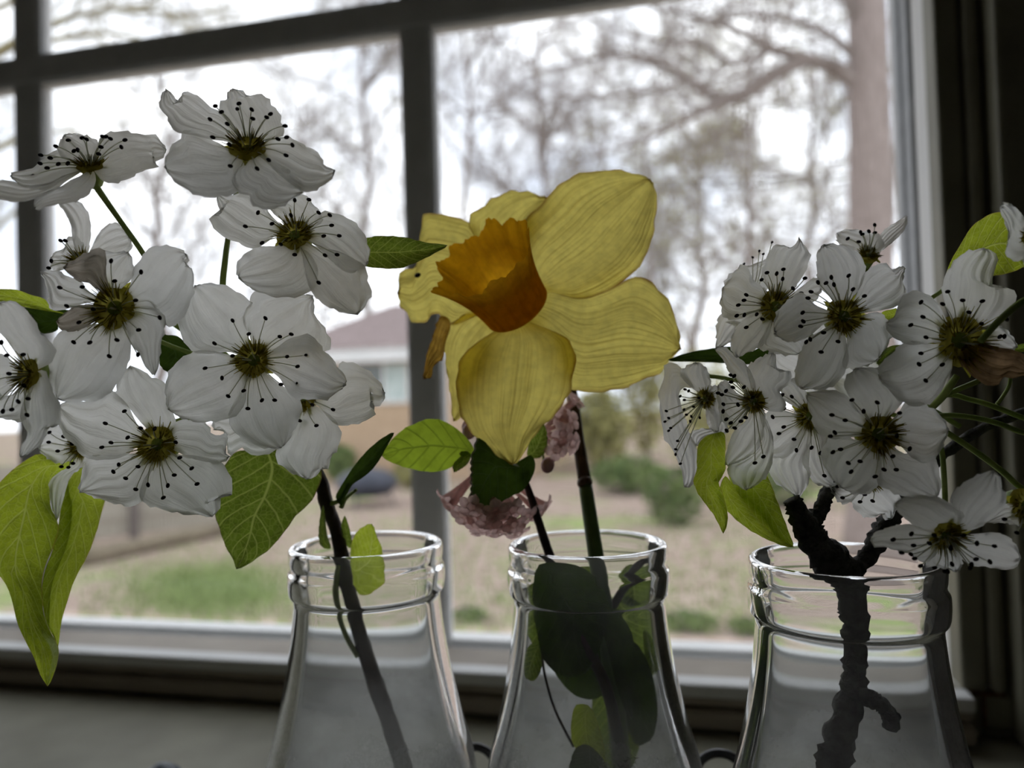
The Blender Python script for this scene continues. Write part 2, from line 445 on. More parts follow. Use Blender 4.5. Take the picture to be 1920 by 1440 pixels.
# stool (inside sill board)
st = MB().box((GX0 - .12, .02, STOOL - .03), (J + .12, .376, STOOL)).build('trim_2', M['casing']); struct(st)
bv = st.modifiers.new('bevel', 'BEVEL'); bv.width = .006; bv.segments = 3

# ------------------------------------------------------------------ bottles
def milk_bottle(rim, label):
    """rim = centre of the mouth; 110 mm tall, 38 mm mouth"""
    base = rim + np.array([0, 0, -.110])
    t = empty('milk_bottle', base)
    tag(t, label, 'bottle', 'small glass milk bottles on the sill')
    out = [(.0172,.1092),(.0180,.1099),(.0188,.1095),(.0191,.1085),(.0190,.1063),(.0188,.1052),(.0190,.1042),(.0194,.1035),(.0195,.1020),(.0194,.1000),
           (.0191,.0983),(.0184,.0975),(.0181,.0964),(.0182,.0945),(.0188,.0885),(.0200,.0805),(.0217,.0720),(.0234,.0650),(.0249,.0595),
           (.0260,.0535),(.0266,.047),(.0268,.040),(.0268,.020),(.0267,.006),(.0258,.0015),(.0235,.0)]
    inn = [(.0001,.0),(.0001,.0030),(.0220,.0030),(.0252,.0060),(.0260,.012),(.0261,.040),(.0259,.047),(.0253,.0535),(.0242,.0595),(.0227,.0650),(.0210,.0720),
           (.0194,.0800),(.0182,.0870),(.0175,.0925),(.0174,.0957),(.0176,.1000),(.0172,.1070)]
    prof = smooth_pts(np.array(out), 3).tolist() + smooth_pts(np.array(inn), 2).tolist()
    v, f = lathe(prof, base, 80)
    obj('glass', v, f, M['bottle'], t)
    wp = [(.0001,.0032),(.0219,.0032),(.0249,.0062),(.0257,.012),(.0258,.034),(.0001,.034)]
    v, f = lathe(wp, base, 64, closed=False)
    obj('water', v, f, M['water'], t)
    return t
RIM = [P(687, 1008, .195), P(1100.5, 1016, .187), P(1581, 1043, .161)]
for r in RIM: r[2] = CZ - .034
milk_bottle(RIM[0], 'clear glass milk bottle holding the smooth dark twig, beside the window centre bar')
milk_bottle(RIM[1], 'clear glass milk bottle under the daffodil, crowded with dark green leaves')
milk_bottle(RIM[2], 'clear glass milk bottle holding the thick rough twig, beside the side casing')

# wire carrier loops standing behind the bottles
wc = empty('wire_bottle_carrier', (RIM[1][0], RIM[1][1] + .031, STOOL)); tag(wc, 'black wire bottle carrier with rounded loops between the glass bottles', 'carrier')
yw = .2165
m_ = MB(); m_.tube([(RIM[0][0] - .03, yw, STOOL + .0012), (RIM[2][0] + .03, yw, STOOL + .0012)], .0012, 8); m_.build('bottom_wire', M['wire'], wc, True)
def loop(cx, zt, w):
    a = np.linspace(math.pi, 0, 15)
    q = [(cx - w, yw, STOOL + .001)] + [(cx + w*math.cos(t), yw, zt - w + w*math.sin(t)) for t in a] + [(cx + w, yw, STOOL + .001)]
    v, f = tube(smooth_pts(q, 2), .0013, 8); obj('wire_loop', v, f, M['wire'], wc)
for px, py, w in ((1350, 1412, .0065), (893, 1400, .0055)):
    q = onY(px, py, yw); loop(q[0], q[2], w)

# blue-grey knob at the left on the sill
q = onZ(303, 1436, STOOL + .020)
v, f = lathe([(.0001,0),(.006,0),(.0085,.002),(.0095,.006),(.0085,.0125),(.006,.018),(.0025,.0205),(.0001,.021)], (q[0], q[1], STOOL), 32, closed=False)
tag(obj('ceramic_knob', v, f, M['navy'], None), 'small blue-grey rounded ceramic knob on the sill, away from the bottles', 'knob')

# ------------------------------------------------------------------ plant builders
def blade(name, outline, dfun, material, parent, NU=22, NV=14, tip=None, pleat=(5, .00012), ruffle=.0003, cup=0.0, seed=0, widen=0.0):
    """petal or leaf: outline in photo pixels from the base around; dfun(px,py,u,v) gives its distance"""
    n0 = len(outline)
    if tip is None: tip = int(np.argmax(np.linalg.norm(outline - outline[0], axis=1)))
    sub = 5
    sm = smooth_pts(outline, sub, closed=True)
    ti = tip*sub
    left = resample(sm[:ti + 1], NU); right = resample(np.vstack([sm[ti:], sm[:1]])[::-1], NU)
    u = np.linspace(0, 1, NU)[:, None]*np.ones((1, NV)); v = np.ones((NU, 1))*np.linspace(0, 1, NV)[None, :]
    px = left[:, None, 0]*(1 - v) + right[:, None, 0]*v
    py = left[:, None, 1]*(1 - v) + right[:, None, 1]*v
    if widen:
        w_ = right - left; wl_ = np.linalg.norm(w_, axis=1)[:, None] + 1e-6
        k_ = np.sin(np.linspace(0, 1, NU)*math.pi)[:, None]*widen
        px = px + ((v - .5)*2)*(w_/wl_*k_)[:, None, 0]; py = py + ((v - .5)*2)*(w_/wl_*k_)[:, None, 1]
    rs = np.random.default_rng(seed + 11)
    ph = rs.random(6)*6.28
    d = dfun(px, py, u, v)
    vv = (v - .5)*2
    env = np.sin(np.clip(u, 0, 1)*math.pi*.92)
    d = d - cup*(vv**2)*env
    d = d + pleat[1]*np.sin(v*pleat[0]*6.283 + ph[0] + 1.5*np.sin(u*4 + ph[1]))*u*env**.3
    e = np.maximum(np.abs(vv)**4, np.clip((u - .72)/.28, 0, 1)**2)
    d = d + ruffle*e*(np.sin(u*17 + ph[2] + v*9) + .6*np.sin(u*31 + ph[3] - v*14))*np.clip(u*4, 0, 1)
    # a little waviness of the margin itself
    k = e*np.clip(u*4, 0, 1)*(1 - .0*u)
    wob = (np.sin(u*43 + ph[4] + v*23) + .7*np.sin(u*71 + ph[5] - v*37))*1.1*(ruffle/.0003)*k
    cx, cy = outline[0]
    L_ = np.hypot(px - cx, py - cy) + 1e-6
    px = px + (px - cx)/L_*wob; py = py + (py - cy)/L_*wob
    V = P(px, py, d).reshape(-1, 3)
    faces = [(i*NV + j, i*NV + j + 1, (i+1)*NV + j + 1, (i+1)*NV + j) for i in range(NU - 1) for j in range(NV - 1)]
    return obj(name, V, faces, material, parent, uv=np.stack([u.ravel(), v.ravel()], 1))

def px_tube(pixels, depths, rad_px, name, material, parent, sides=8, sub=5, jitter=0.0, bumps=0.0):
    q = np.array(pixels, float); d = np.broadcast_to(np.asarray(depths, float), (len(q),)); r = np.broadcast_to(np.asarray(rad_px, float), (len(q),))
    a = smooth_pts(np.column_stack([q, d, r]), sub)
    rr = a[:, 3]*a[:, 2]/F_PX
    if bumps: rr = rr*(1 + bumps*(RNG.random(len(rr)) - .45))
    v, f = tube(P(a[:, 0], a[:, 1], a[:, 2]), rr, sides, True, jitter)
    return obj(name, v, f, material, parent)

def ellipsoid(c, r, ax, n=6, m=5):
    ax = ax/np.linalg.norm(ax); e = np.cross(ax, [.3, .5, .8]); e /= np.linalg.norm(e); g = np.cross(ax, e)
    V = []
    for i in range(m + 1):
        t = math.pi*i/m; V += [c + ax*r[0]*math.cos(t) + (e*math.cos(a) + g*math.sin(a))*r[1]*max(math.sin(t), .02) for a in np.linspace(0, 6.283, n, endpoint=False)]
    f = [(i*n + k, i*n + (k+1) % n, (i+1)*n + (k+1) % n, (i+1)*n + k) for i in range(m) for k in range(n)]
    return np.array(V), f

SEED = [100]
def blossom(sprig, off, sc, c, d, g, petals, anthers, core=1.0, cup=.0022, sepals=True, lift=.0030, gk=.5, mats=None, extra=None, anther_scale=1.0):
    """one pear blossom: core mesh with petals, stamens and sepals as children"""
    off = np.array(off, float); c = np.array(c, float)/sc + off
    g = np.array(g)*.001
    mm = d/F_PX
    R = 150.0
    n3 = FW*-1.0   # towards the viewer
    # plane normal of the flower from its tilt
    gx, gy = g/mm
    nrm = -(FW - RT*gx + UP*gy); nrm /= np.linalg.norm(nrm)
    C = P(c[0], c[1], d)
    e1 = np.cross(nrm, UP); e1 /= np.linalg.norm(e1); e2 = np.cross(nrm, e1)
    rs = np.random.default_rng(SEED[0]); SEED[0] += 1
    # core: a fleshy green ring round a dark throat with a fringe of bristles and styles
    mb = MB(); r0 = .0025*core
    prof = [(1.20,-.30),(1.22,.0),(1.05,.22),(.80,.30),(.56,.18),(.35,-.10),(.02,-.2)]
    n = 20; V = []
    for r, h in prof:
        for a in np.linspace(0, 6.283, n, endpoint=False):
            rr = r*r0*(1 + .06*math.sin(5*a)); V.append(C + (e1*math.cos(a) + e2*math.sin(a))*rr + nrm*h*r0)
    fs = [(i*n + k, i*n + (k+1) % n, (i+1)*n + (k+1) % n, (i+1)*n + k) for i in range(len(prof) - 1) for k in range(n)]
    for i, q in enumerate(fs):
        pass
    nf = len(fs)
    mb.add(V, fs, 0)
    av, af = ellipsoid(C - nrm*r0*1.05, (r0*1.15, r0*.95), nrm, 12, 8); mb.add(av, af, 1)   # green ovary behind the cup
    for k in range(80):
        a = rs.random()*6.283; ro = r0*(.35 + .65*rs.random()); rad = e1*math.cos(a) + e2*math.sin(a)
        p0 = C + rad*ro + nrm*r0*.2; p1 = p0 + rad*r0*(.35 + .5*rs.random()) + nrm*r0*(.35 + .3*rs.random())
        mb.tube([p0, p1], [.00014, .00005], 4, 0)
    for k in range(4):
        a = rs.random()*6.283; rad = e1*math.cos(a) + e2*math.sin(a)
        mb.tube([C + rad*r0*.12, C + rad*r0*.4 + nrm*r0*1.1], [.00012, .0001], 4, 2)
    bl = mb.build('blossom', [M['core'], M['stem'], M['filament']], sprig, True)
    # petals
    for i, s in enumerate(petals):
        o = pts(s, off, sc); o[0] = o[0]*.45 + c*.55
        dz = 0.0
        if extra and i in extra: dz = extra[i]
        lay = .0005*(i - 2)*.5
        def df(px, py, u, v, dz=dz, lay=lay):
            r = np.hypot(px - c[0], py - c[1])/R
            return d + g[0]*(px - c[0]) + g[1]*(py - c[1]) - cup*np.clip(r, 0, 1.6)**1.5 + lay*u + dz*.001*u
        mt = M[(mats or {}).get(i, 'petal')]
        wid = rs.random()
        blade('petal', o, df, mt, bl, 24, 18, pleat=(3 + int(3*wid), .00034), ruffle=.00048, cup=.0004 + .0012*rs.random(), seed=SEED[0]*10 + i, widen=4.5)
    # stamens
    for (ax, ay) in (pts(anthers, off, sc) if anthers else []):
        r = math.hypot(ax - c[0], ay - c[1])
        dd = d + gk*(g[0]*(ax - c[0]) + g[1]*(ay - c[1])) - lift - cup*(min(r/R, 1.6)**1.5) + (rs.random() - .5)*.0008
        A = P(ax, ay, dd)
        dirp = np.array([ax, ay]) - c; ln = max(np.linalg.norm(dirp), 1e-3); st = c + dirp/ln*min(ln*.35, r0/mm*.75)
        S = P(st[0], st[1], d - .0002); mid = (S + A)/2 + nrm*.0010 + (rs.random(3) - .5)*.0008
        t = np.linspace(0, 1, 6)[:, None]
        cur = S*(1-t)**2 + 2*mid*t*(1-t) + A*t*t
        sb = MB(); sb.tube(cur, [.00013,.00012,.00011,.0001,.0001,.0001], 5, 0)
        av, af = ellipsoid(A, (.00052*anther_scale, .00038*anther_scale), RT*rs.normal() + UP*rs.normal()*.5 + .1*FW, 7, 5)
        sb.add(av, af, 1)
        sb.build('stamen', [M['filament'], M['anther']], bl, True)
    if sepals:
        a0 = rs.random()*1.2
        for k in range(5):
            a = a0 + k*1.2566 + .2*rs.normal()
            rad = e1*math.cos(a) + e2*math.sin(a); tg = np.cross(nrm, rad)
            r1 = r0*.9; r2 = r0*(1.55 + .35*rs.random())
            V = []; UVs = []
            for i in range(5):
                u = i/4; w = r0*.36*(1 - u)**.8
                for j in (-1, 0, 1):
                    V.append(C + rad*(r1 + (r2 - r1)*u) + tg*w*j + nrm*(-.0004 + .0004*abs(j) - .0002*u)); UVs.append((u, .5 + .5*j))
            fs = [(i*3 + j, i*3 + j + 1, (i+1)*3 + j + 1, (i+1)*3 + j) for i in range(4) for j in range(2)]
            obj('sepal', V, fs, M['sepal'], bl, uv=UVs)
    return bl

def leaf(parent, s, off, sc, d0, d1, m, name='leaf', cup=.0008, side=0.0, curl=0.0, tip=None, pleat=(3, .00015), ruffle=.00022, label=None, NU=30, NV=16):
    o = pts(s, off, sc)
    def df(px, py, u, v): return d0 + (d1 - d0)*u + side*(v - .5)*np.sin(u*math.pi) + curl*np.sin(u*math.pi)
    SEED[0] += 1
    l = blade(name, o, df, M[m], parent, NU, NV, tip=tip, pleat=pleat, ruffle=ruffle, cup=cup, seed=SEED[0])
    if label: l['label'] = label
    return l

# ------------------------------------------------------------------ left pear sprig
LS = empty('pear_sprig', (RIM[0][0], RIM[0][1], STOOL + .006))
tag(LS, 'white pear blossom sprig on a smooth dark twig, with net-veined leaves', 'flowers', 'cut pear blossom sprigs')
px_tube([(470,690),(545,790),(598,893),(612,945),(632,1000),(650,1090),(672,1180),(700,1270),(735,1370),(757,1440),(772,1500)],
        [.170,.178,.183,.186,.190,.192,.194,.196,.197,.198,.198], [7,9,12,13,13,14,14,15,16,17,17], 'twig', M['twig'], LS, 12, 6, .12, .10)
px_tube([(612,945),(636,938),(655,905)], [.186,.184,.181], [6,4,3], 'leaf_stalk', M['stem'], LS)
px_tube([(640,950),(648,935),(668,918)], [.187,.185,.182], [5,4,3], 'leaf_stalk', M['stem'], LS)
px_tube([(671,1232),(650,1195),(635,1150),(629,1107),(634,1060)], [.194,.194,.193,.191,.189], [5,5,5,6,4], 'side_shoot', M['stem'], LS)
px_tube([(176,338),(184,355),(226,415),(270,478),(330,580),(440,680)], [.151,.151,.153,.157,.163,.169], [7.5,6,5,5,5,5], 'pedicel', M['stem'], LS)
px_tube([(455,290),(440,380),(428,445),(422,490),(418,545),(430,620),(470,690)], [.150,.168,.168,.166,.166,.166,.170], [5,5,5,5.5,6,6,6], 'pedicel', M['stem'], LS)
for a in ([(553,445),(540,560),(500,680)], [(213,585),(300,640),(440,690)], [(480,675),(485,690),(480,700)], [(293,838),(380,770),(470,695)],
          [(50,700),(200,740),(420,700)], [(575,790),(560,800),(540,790)], [(170,850),(330,790),(500,740)], [(160,480),(260,560),(430,680)]):
    dd = {553:(.155,.164,.170), 213:(.150,.163,.170), 480:(.160,.166,.170), 293:(.159,.167,.170), 50:(.146,.163,.170), 575:(.166,.172,.176), 170:(.170,.172,.174), 160:(.165,.168,.170)}[a[0][0]]
    px_tube(a, dd, [4.5,4.5,5], 'pedicel', M['stem'], LS)

Z1 = (0, 140); Z2 = (280, 140); Z3 = (0, 380); Z5 = (0, 640); Z4 = (280, 500)
# side-on blossom, far left
blossom(LS, Z1, 4, (680, 690), .150, (.01, -.16), [
 "620,660 520,640 460,590 440,540 480,460 540,445 620,460 690,490 730,530 710,650",
 "730,690 735,560 745,500 800,455 940,440 1080,465 1150,455 1200,490 1240,560 1220,620 1140,655 1180,685 1080,700 950,770 830,805 760,780 720,740",
 "620,700 560,660 480,600 430,575 330,640 250,710 150,730 90,735 80,760 120,800 200,840 350,845 450,790 560,740",
 "560,750 470,770 350,830 200,845 100,815 0,795 -70,840 -40,900 0,930 150,940 300,900 420,850 480,800",
 "700,740 600,770 540,800 470,850 380,880 270,930 255,990 290,1015 340,985 440,960 540,945 640,900 690,840 715,780"],
 "512,492 617,475 650,485 770,465 793,465 828,480 937,490 910,543 757,543 740,595 418,537 305,603 300,665 377,625 353,700 437,670 508,665 245,760 583,565 555,572", core=.8, cup=.001, lift=.002, gk=.25)
# topmost blossom
blossom(LS, Z2, 4, (740, 550), .146, (.01, -.085), [
 "720,490 650,420 600,350 550,290 540,210 590,180 590,130 625,110 710,130 740,165 820,145 880,180 890,220 940,260 980,360 995,450 940,470 880,490 800,510",
 "640,500 560,490 480,480 380,450 270,430 190,405 140,310 85,240 85,180 130,110 165,140 200,190 240,205 240,150 280,140 350,170 410,220 470,275 520,280 600,350 650,430",
 "840,560 900,500 1000,485 1060,490 1150,540 1270,600 1310,680 1390,715 1370,770 1280,840 1180,870 1100,830 980,740 880,650",
 "700,580 600,560 540,530 420,480 330,440 265,430 240,490 180,530 130,610 120,690 160,770 240,830 330,880 410,905 520,900 600,890 660,860 650,790 640,750 680,690",
 "760,600 700,680 650,730 630,770 640,830 700,880 770,900 770,950 830,990 930,998 1000,985 1060,940 1110,910 1150,880 1130,800 1000,700 880,640"],
 "495,235 540,280 455,335 585,370 475,470 672,217 660,257 768,262 776,330 880,320 908,295 1018,385 965,483 1030,470 1073,528 1025,605 895,640 808,705 607,685 600,525", core=1.15)
# blossom under it, beside the dark leaf
blossom(LS, Z2, 4, (1090, 1200), .155, (.0, -.05), [
 "1080,1120 1000,1080 920,1010 900,960 1000,965 1060,930 1110,900 1150,905 1200,960 1260,1030 1290,1080 1240,1140 1150,1150",
 "980,1160 920,1080 850,990 760,905 680,895 600,910 510,900 520,980 535,1050 490,1050 455,1075 490,1130 560,1200 650,1235 740,1280 800,1290 870,1260 940,1210",
 "1200,1210 1220,1150 1280,1050 1330,1040 1400,1060 1500,1100 1580,1170 1630,1260 1650,1340 1630,1420 1560,1470 1480,1470 1380,1390 1260,1280",
 "1170,1290 1260,1300 1400,1330 1520,1390 1610,1450 1620,1540 1660,1640 1620,1730 1560,1795 1500,1795 1380,1750 1290,1690 1220,1600 1180,1480 1160,1380",
 "1070,1300 960,1290 840,1300 720,1360 655,1440 670,1520 730,1580 860,1640 1000,1660 1150,1640 1240,1560 1250,1440 1200,1340 1140,1300"],
 "815,1035 920,1118 720,1138 845,1262 1062,1055 1090,940 1197,937 1270,1035 1353,1053 1367,1130 1308,1210 1424,1208 1318,1355 1408,1350 1090,1350 985,1272 1270,1560", core=1.15)
# blossom with a big yellow-green centre
blossom(LS, Z3, 4, (860, 790), .149, (.0, -.01), [
 "840,650 760,600 700,560 640,500 660,420 760,370 890,375 960,370 985,430 990,520 960,580 900,640",
 "690,720 640,660 600,600 480,560 440,520 310,520 330,570 360,640 390,780 470,790 560,770 680,740",
 "980,740 985,620 1010,500 1060,450 1090,390 1160,340 1250,330 1340,345 1400,390 1415,440 1390,480 1440,500 1450,580 1440,680 1400,780 1340,880 1240,920 1210,850 1150,800 1040,790",
 "840,900 780,900 600,930 480,970 430,1010 400,1100 375,1250 390,1400 430,1470 500,1490 620,1490 760,1460 880,1330 950,1200 970,1080 970,960",
 "960,830 1050,790 1150,800 1210,840 1230,930 1200,1050 1190,1200 1160,1290 1100,1230 1060,1130 1020,1080 980,1000",
 "740,800 600,785 480,840 430,890 450,940 560,950 690,890",
 "770,600 680,590 600,580 540,540 480,490 560,430 660,380 760,355 790,440 790,540"],
 "833,437 860,588 448,637 617,632 1058,520 1017,733 1198,862 1040,955 1035,1140 877,1030 820,1152 673,1050 552,1047 592,898 700,800 500,775", core=1.45, mats={4: 'petal', 5: 'petal_grey', 6: 'petal_grey'}, extra={6: -4, 5: -1.5, 4: -1})
# shrivelling blossom behind it
blossom(LS, Z3, 4, (600, 440), .164, (.0, -.05), [
 "610,430 575,360 555,250 550,170 500,70 440,0 490,-30 560,-20 610,20 650,90 665,200 660,310 650,390",
 "690,400 690,350 740,260 800,190 880,160 960,240 985,310 970,350 850,380 760,390",
 "580,440 470,490 400,490 380,430 420,370 490,350 500,280 560,260 600,300 650,380 630,430"],
 "455,285 490,285 385,437 365,490", core=.8, sepals=False)
# large open blossom
blossom(LS, Z4, 3.6, (705, 630), .159, (.0, -.012), [
 "740,560 680,460 645,400 650,310 690,270 700,190 800,170 950,180 1100,200 1105,290 1130,350 1190,430 1215,510 1200,560 1120,560 1000,570 850,590",
 "620,580 540,570 420,580 300,560 240,480 205,380 210,290 250,190 310,130 400,115 500,130 600,190 690,260 650,300 640,380 660,480",
 "740,720 660,740 620,850 560,960 550,1030 580,1100 650,1170 740,1210 830,1230 890,1220 950,1150 1000,1030 1015,930 960,850 860,790",
 "600,660 540,600 400,575 300,590 200,650 130,740 110,860 130,960 200,1010 300,1040 420,1035 540,1010 620,950 650,850 650,740",
 "810,640 880,540 940,500 1050,470 1110,490 1160,560 1240,640 1290,710 1330,750 1320,800 1260,850 1200,890 1110,880 1000,880 930,820 880,740"],
 "562,364 784,348 671,454 881,472 958,456 440,518 562,602 376,686 490,752 532,874 637,838 665,958 760,902 846,901 889,795 1002,792 1001,674 930,607 1063,598", core=1.25, extra={4: -7})
# blossom tucked behind it
blossom(LS, Z4, 3.6, (1040, 880), .166, (-.03, .0), [
 "1100,900 1180,880 1250,830 1270,740 1280,680 1310,655 1400,670 1490,720 1560,790 1585,850 1570,930 1490,935 1525,960 1490,1010 1380,1050 1270,1055 1220,1020 1160,950",
 "1040,930 1010,960 980,1080 900,1180 865,1280 900,1340 980,1400 1060,1430 1110,1425 1150,1370 1200,1360 1210,1300 1260,1220 1280,1130 1250,1050 1180,980 1100,930",
 "1000,930 800,1000 560,1020 440,1030 440,1100 520,1120 525,1200 540,1270 620,1210 700,1260 790,1250 880,1200 960,1080"],
 "1240,965 1100,932 1128,1073 1015,1040 1155,494", core=1.0)
# large blossom above the hanging leaves
blossom(LS, Z5, 4, (1180, 770), .158, (.0, -.02), [
 "1160,650 1060,600 980,490 900,430 885,330 920,240 980,190 1050,210 1110,260 1180,290 1240,340 1250,440 1290,540 1300,640 1240,700",
 "1040,710 1020,620 960,500 880,420 820,380 740,440 640,460 500,450 440,500 440,600 460,650 480,700 560,760 620,840 700,870 850,870 960,840 1020,790",
 "1300,770 1290,680 1310,620 1400,600 1530,610 1580,700 1640,720 1700,690 1700,760 1690,840 1720,860 1650,910 1560,890 1440,860 1360,830",
 "1240,870 1320,850 1440,860 1580,890 1660,930 1720,1040 1730,1150 1660,1150 1640,1260 1590,1310 1480,1300 1370,1290 1250,1260 1100,1210 1060,1150 1080,1050 1140,950",
 "1100,860 1000,850 880,860 680,870 640,900 620,1000 595,1080 600,1130 640,1140 720,1170 850,1205 960,1225 1040,1200 1080,1120 1110,1010 1150,920"],
 "933,524 790,615 1055,650 1160,655 957,722 832,760 763,795 890,925 850,978 942,1027 1035,940 1018,1110 1110,1077 1225,1173 1258,1082 1307,1003 1478,1070 1438,953 1348,873 1317,757", core=1.3)
# blossom facing away at the far left
blossom(LS, Z5, 4, (215, 245), .145, (-.05, .0), [
 "220,200 130,90 60,-20 0,-80 -60,-160 -40,-270 0,-290 80,-300 150,-270 200,-210 250,-150 280,-70 340,-10 400,40 390,140 320,190",
 "150,230 80,150 0,110 -120,150 -200,300 -120,430 0,430 100,340",
 "180,300 130,380 60,420 -20,400 -60,480 -40,560 50,580 170,590 200,500 220,380",
 "260,270 330,220 370,320 390,400 430,460 440,540 420,640 350,640 340,700 280,790 170,870 150,860 170,780 220,690 170,580 180,470 230,360"],
 "50,105 173,100 67,243 180,333 137,452 88,512 22,525 210,430 203,552 -30,480 -30,290 10,8", core=1.0, lift=.004, mats={3: 'petal'}, extra={3: -2})
# half-hidden blossom over the bright leaf
blossom(LS, Z5, 4, (600, 790), .170, (-.02, .0), [
 "560,770 460,660 360,640 300,790 310,830 380,880 450,900 540,870",
 "640,850 540,930 450,990 390,1050 385,1120 400,1250 430,1340 450,1250 480,1100 520,1000 620,930"],
 "370,683 475,715 365,757 540,768 432,823 547,915 460,940 513,945", core=.8, sepals=True)
# leaves
LB = leaf(LS, "480,30 300,60 220,30 100,100 0,190 -60,300 -80,500 -60,650 0,720 50,800 80,920 120,1040 190,1180 230,1280 268,1340 300,1280 325,1200 330,1120 290,1050 250,950 235,800 250,680 300,560 330,460 310,380 285,330 290,230 320,180 420,110",
     (0, 840), 3, .176, .160, 'leaf_young', cup=-.003, side=.004, NU=44, NV=24, label='bright yellow-green leaf, net-veined')
fold = "470,80 400,160 350,270 330,420 300,560 250,700 235,830 260,980 300,1060 325,1130 345,980 380,860 420,740 490,610 540,480 580,330 590,290 500,250 480,150"
leaf(LB, fold, (0, 840), 3, .182, .168, 'leaf_young', name='leaf_fold', side=-.012, NU=30)      # the other half rolls round
leaf(LB, fold, (0, 840), 3, .186, .171, 'leaf_young', name='leaf_fold', side=.010, NU=30)
leaf(LS, "1480,0 1400,10 1330,20 1280,70 1240,160 1215,280 1210,380 1240,470 1270,560 1310,620 1330,680 1400,650 1490,590 1580,500 1650,400 1740,310 1790,230 1810,120 1760,60 1680,20 1600,0",
     (0, 840), 3, .178, .170, 'leaf_mid', cup=-.001, NU=36, NV=24, tip=10)
leaf(LS, "672,478 678,455 690,445 720,442 760,445 800,455 838,460 815,475 785,490 750,503 710,503 680,497", (0, 0), 1, .172, .166, 'leaf_mid', cup=.0025, pleat=(2, .0001), label='small glossy green leaf')
leaf(LS, "520,840 380,800 370,770 330,720 230,690 130,655 0,650 -70,690 -60,720 0,745 100,765 250,795", Z3, 4, .170, .162, 'leaf_young')
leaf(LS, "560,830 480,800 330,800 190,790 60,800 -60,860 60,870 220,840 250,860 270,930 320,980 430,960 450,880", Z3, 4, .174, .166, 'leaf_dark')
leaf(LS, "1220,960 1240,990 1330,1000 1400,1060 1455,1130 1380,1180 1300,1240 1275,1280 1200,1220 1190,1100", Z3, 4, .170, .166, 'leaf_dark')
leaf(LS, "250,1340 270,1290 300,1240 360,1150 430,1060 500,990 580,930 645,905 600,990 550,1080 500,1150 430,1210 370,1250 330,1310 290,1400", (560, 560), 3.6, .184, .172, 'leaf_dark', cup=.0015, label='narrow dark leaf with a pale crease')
leaf(LS, "510,330 515,230 540,170 575,140 625,122 650,180 670,230 690,300 695,420 650,480 570,515 530,450", (480, 940), 2.88, .190, .186, 'leaf_young')
leaf(LS, "405,250 385,180 375,100 365,20 350,60 340,130 338,200 350,240 375,255", (480, 940), 2.88, .188, .180, 'leaf_mid')
leaf(LS, "500,250 470,200 460,130 480,80 500,130 515,190 520,240", (480, 940), 2.88, .192, .186, 'leaf_mid')

# ------------------------------------------------------------------ daffodil
DF = empty('daffodil', (RIM[1][0], RIM[1][1], STOOL + .006))
tag(DF, 'fading yellow daffodil with a ragged orange trumpet and browning petal edges', 'flower')
Z7 = (700, 300); CX, CY = 968, 585
def tep(s, off, sc, dz, m='tepal', g=(-.012, -.030), cup=.0015, lab=None, dt=0, NU=34, NV=26, pleat=(2.3, .0006), tip=None):
    o = pts(s, off, sc); SEED[0] += 1
    def df(px, py, u, v): return .189 + dz + .001*(g[0]*(px - CX) + g[1]*(py - CY)) + dt*u*u
    t = blade('tepal', o, df, M[m], DF, NU, NV, pleat=pleat, ruffle=.0005, cup=cup, seed=SEED[0], tip=tip)
    if lab: t['label'] = lab
    return t
tep("760,560 620,480 570,350 640,290 700,240 760,210 830,185 930,190 1000,215 1040,230 1020,330 980,440 900,560", Z7, 3.2, .004)
tep("700,880 560,960 470,990 400,930 350,930 320,975 230,970 200,920 160,870 150,800 160,740 150,690 190,655 260,630 270,500 290,400 300,330 320,310 420,330 560,360 620,420 640,560 640,760", Z7, 3.2, .003, cup=-.002, tip=9)
tep("720,960 600,910 540,930 470,980 430,1080 430,1180 445,1300 465,1420 480,1560 530,1540 580,1470 650,1350 760,1150", Z7, 3.2, .0045)
tep("900,900 890,640 850,520 870,420 940,330 1040,230 1110,150 1200,95 1320,65 1480,62 1560,75 1660,120 1690,170 1702,250 1690,380 1660,520 1620,600 1560,680 1480,740 1400,790 1260,835 1140,815 1040,800", Z7, 3.2, .001, cup=.002, NU=40, NV=32)
tep("880,930 960,800 1120,790 1260,820 1400,780 1530,715 1600,700 1680,740 1760,830 1810,930 1835,1060 1840,1130 1790,1190 1730,1270 1640,1310 1500,1370 1380,1390 1260,1390 1190,1380 1120,1300 1060,1150 1000,1040", Z7, 3.2, .0025, cup=-.001, NU=40, NV=32)
tep("860,960 740,1020 600,1110 520,1200 500,1300 500,1420 530,1540 580,1630 650,1690 730,1760 800,1810 835,1825 900,1770 960,1660 1040,1580 1130,1480 1180,1390 1200,1290 1215,1200 1190,1100 1130,1050 1010,1000", Z7, 3.2, -.001, cup=-.002, NU=40, NV=32)
tep("450,950 400,940 370,1010 350,1080 320,1160 310,1230 300,1310 350,1300 360,1240 420,1190 430,1100 460,1010", Z7, 3.2, .0035, 'tepal_dry', pleat=(4, .0008), lab='withered brown-orange strip of petal')
# small hole's dark speck on the left tepal
v, f = ellipsoid(P(783, 516, .1895), (.0008, .0006), RT + .4*UP); obj('brown_speck', v*1.0, f, M['anther'], DF)
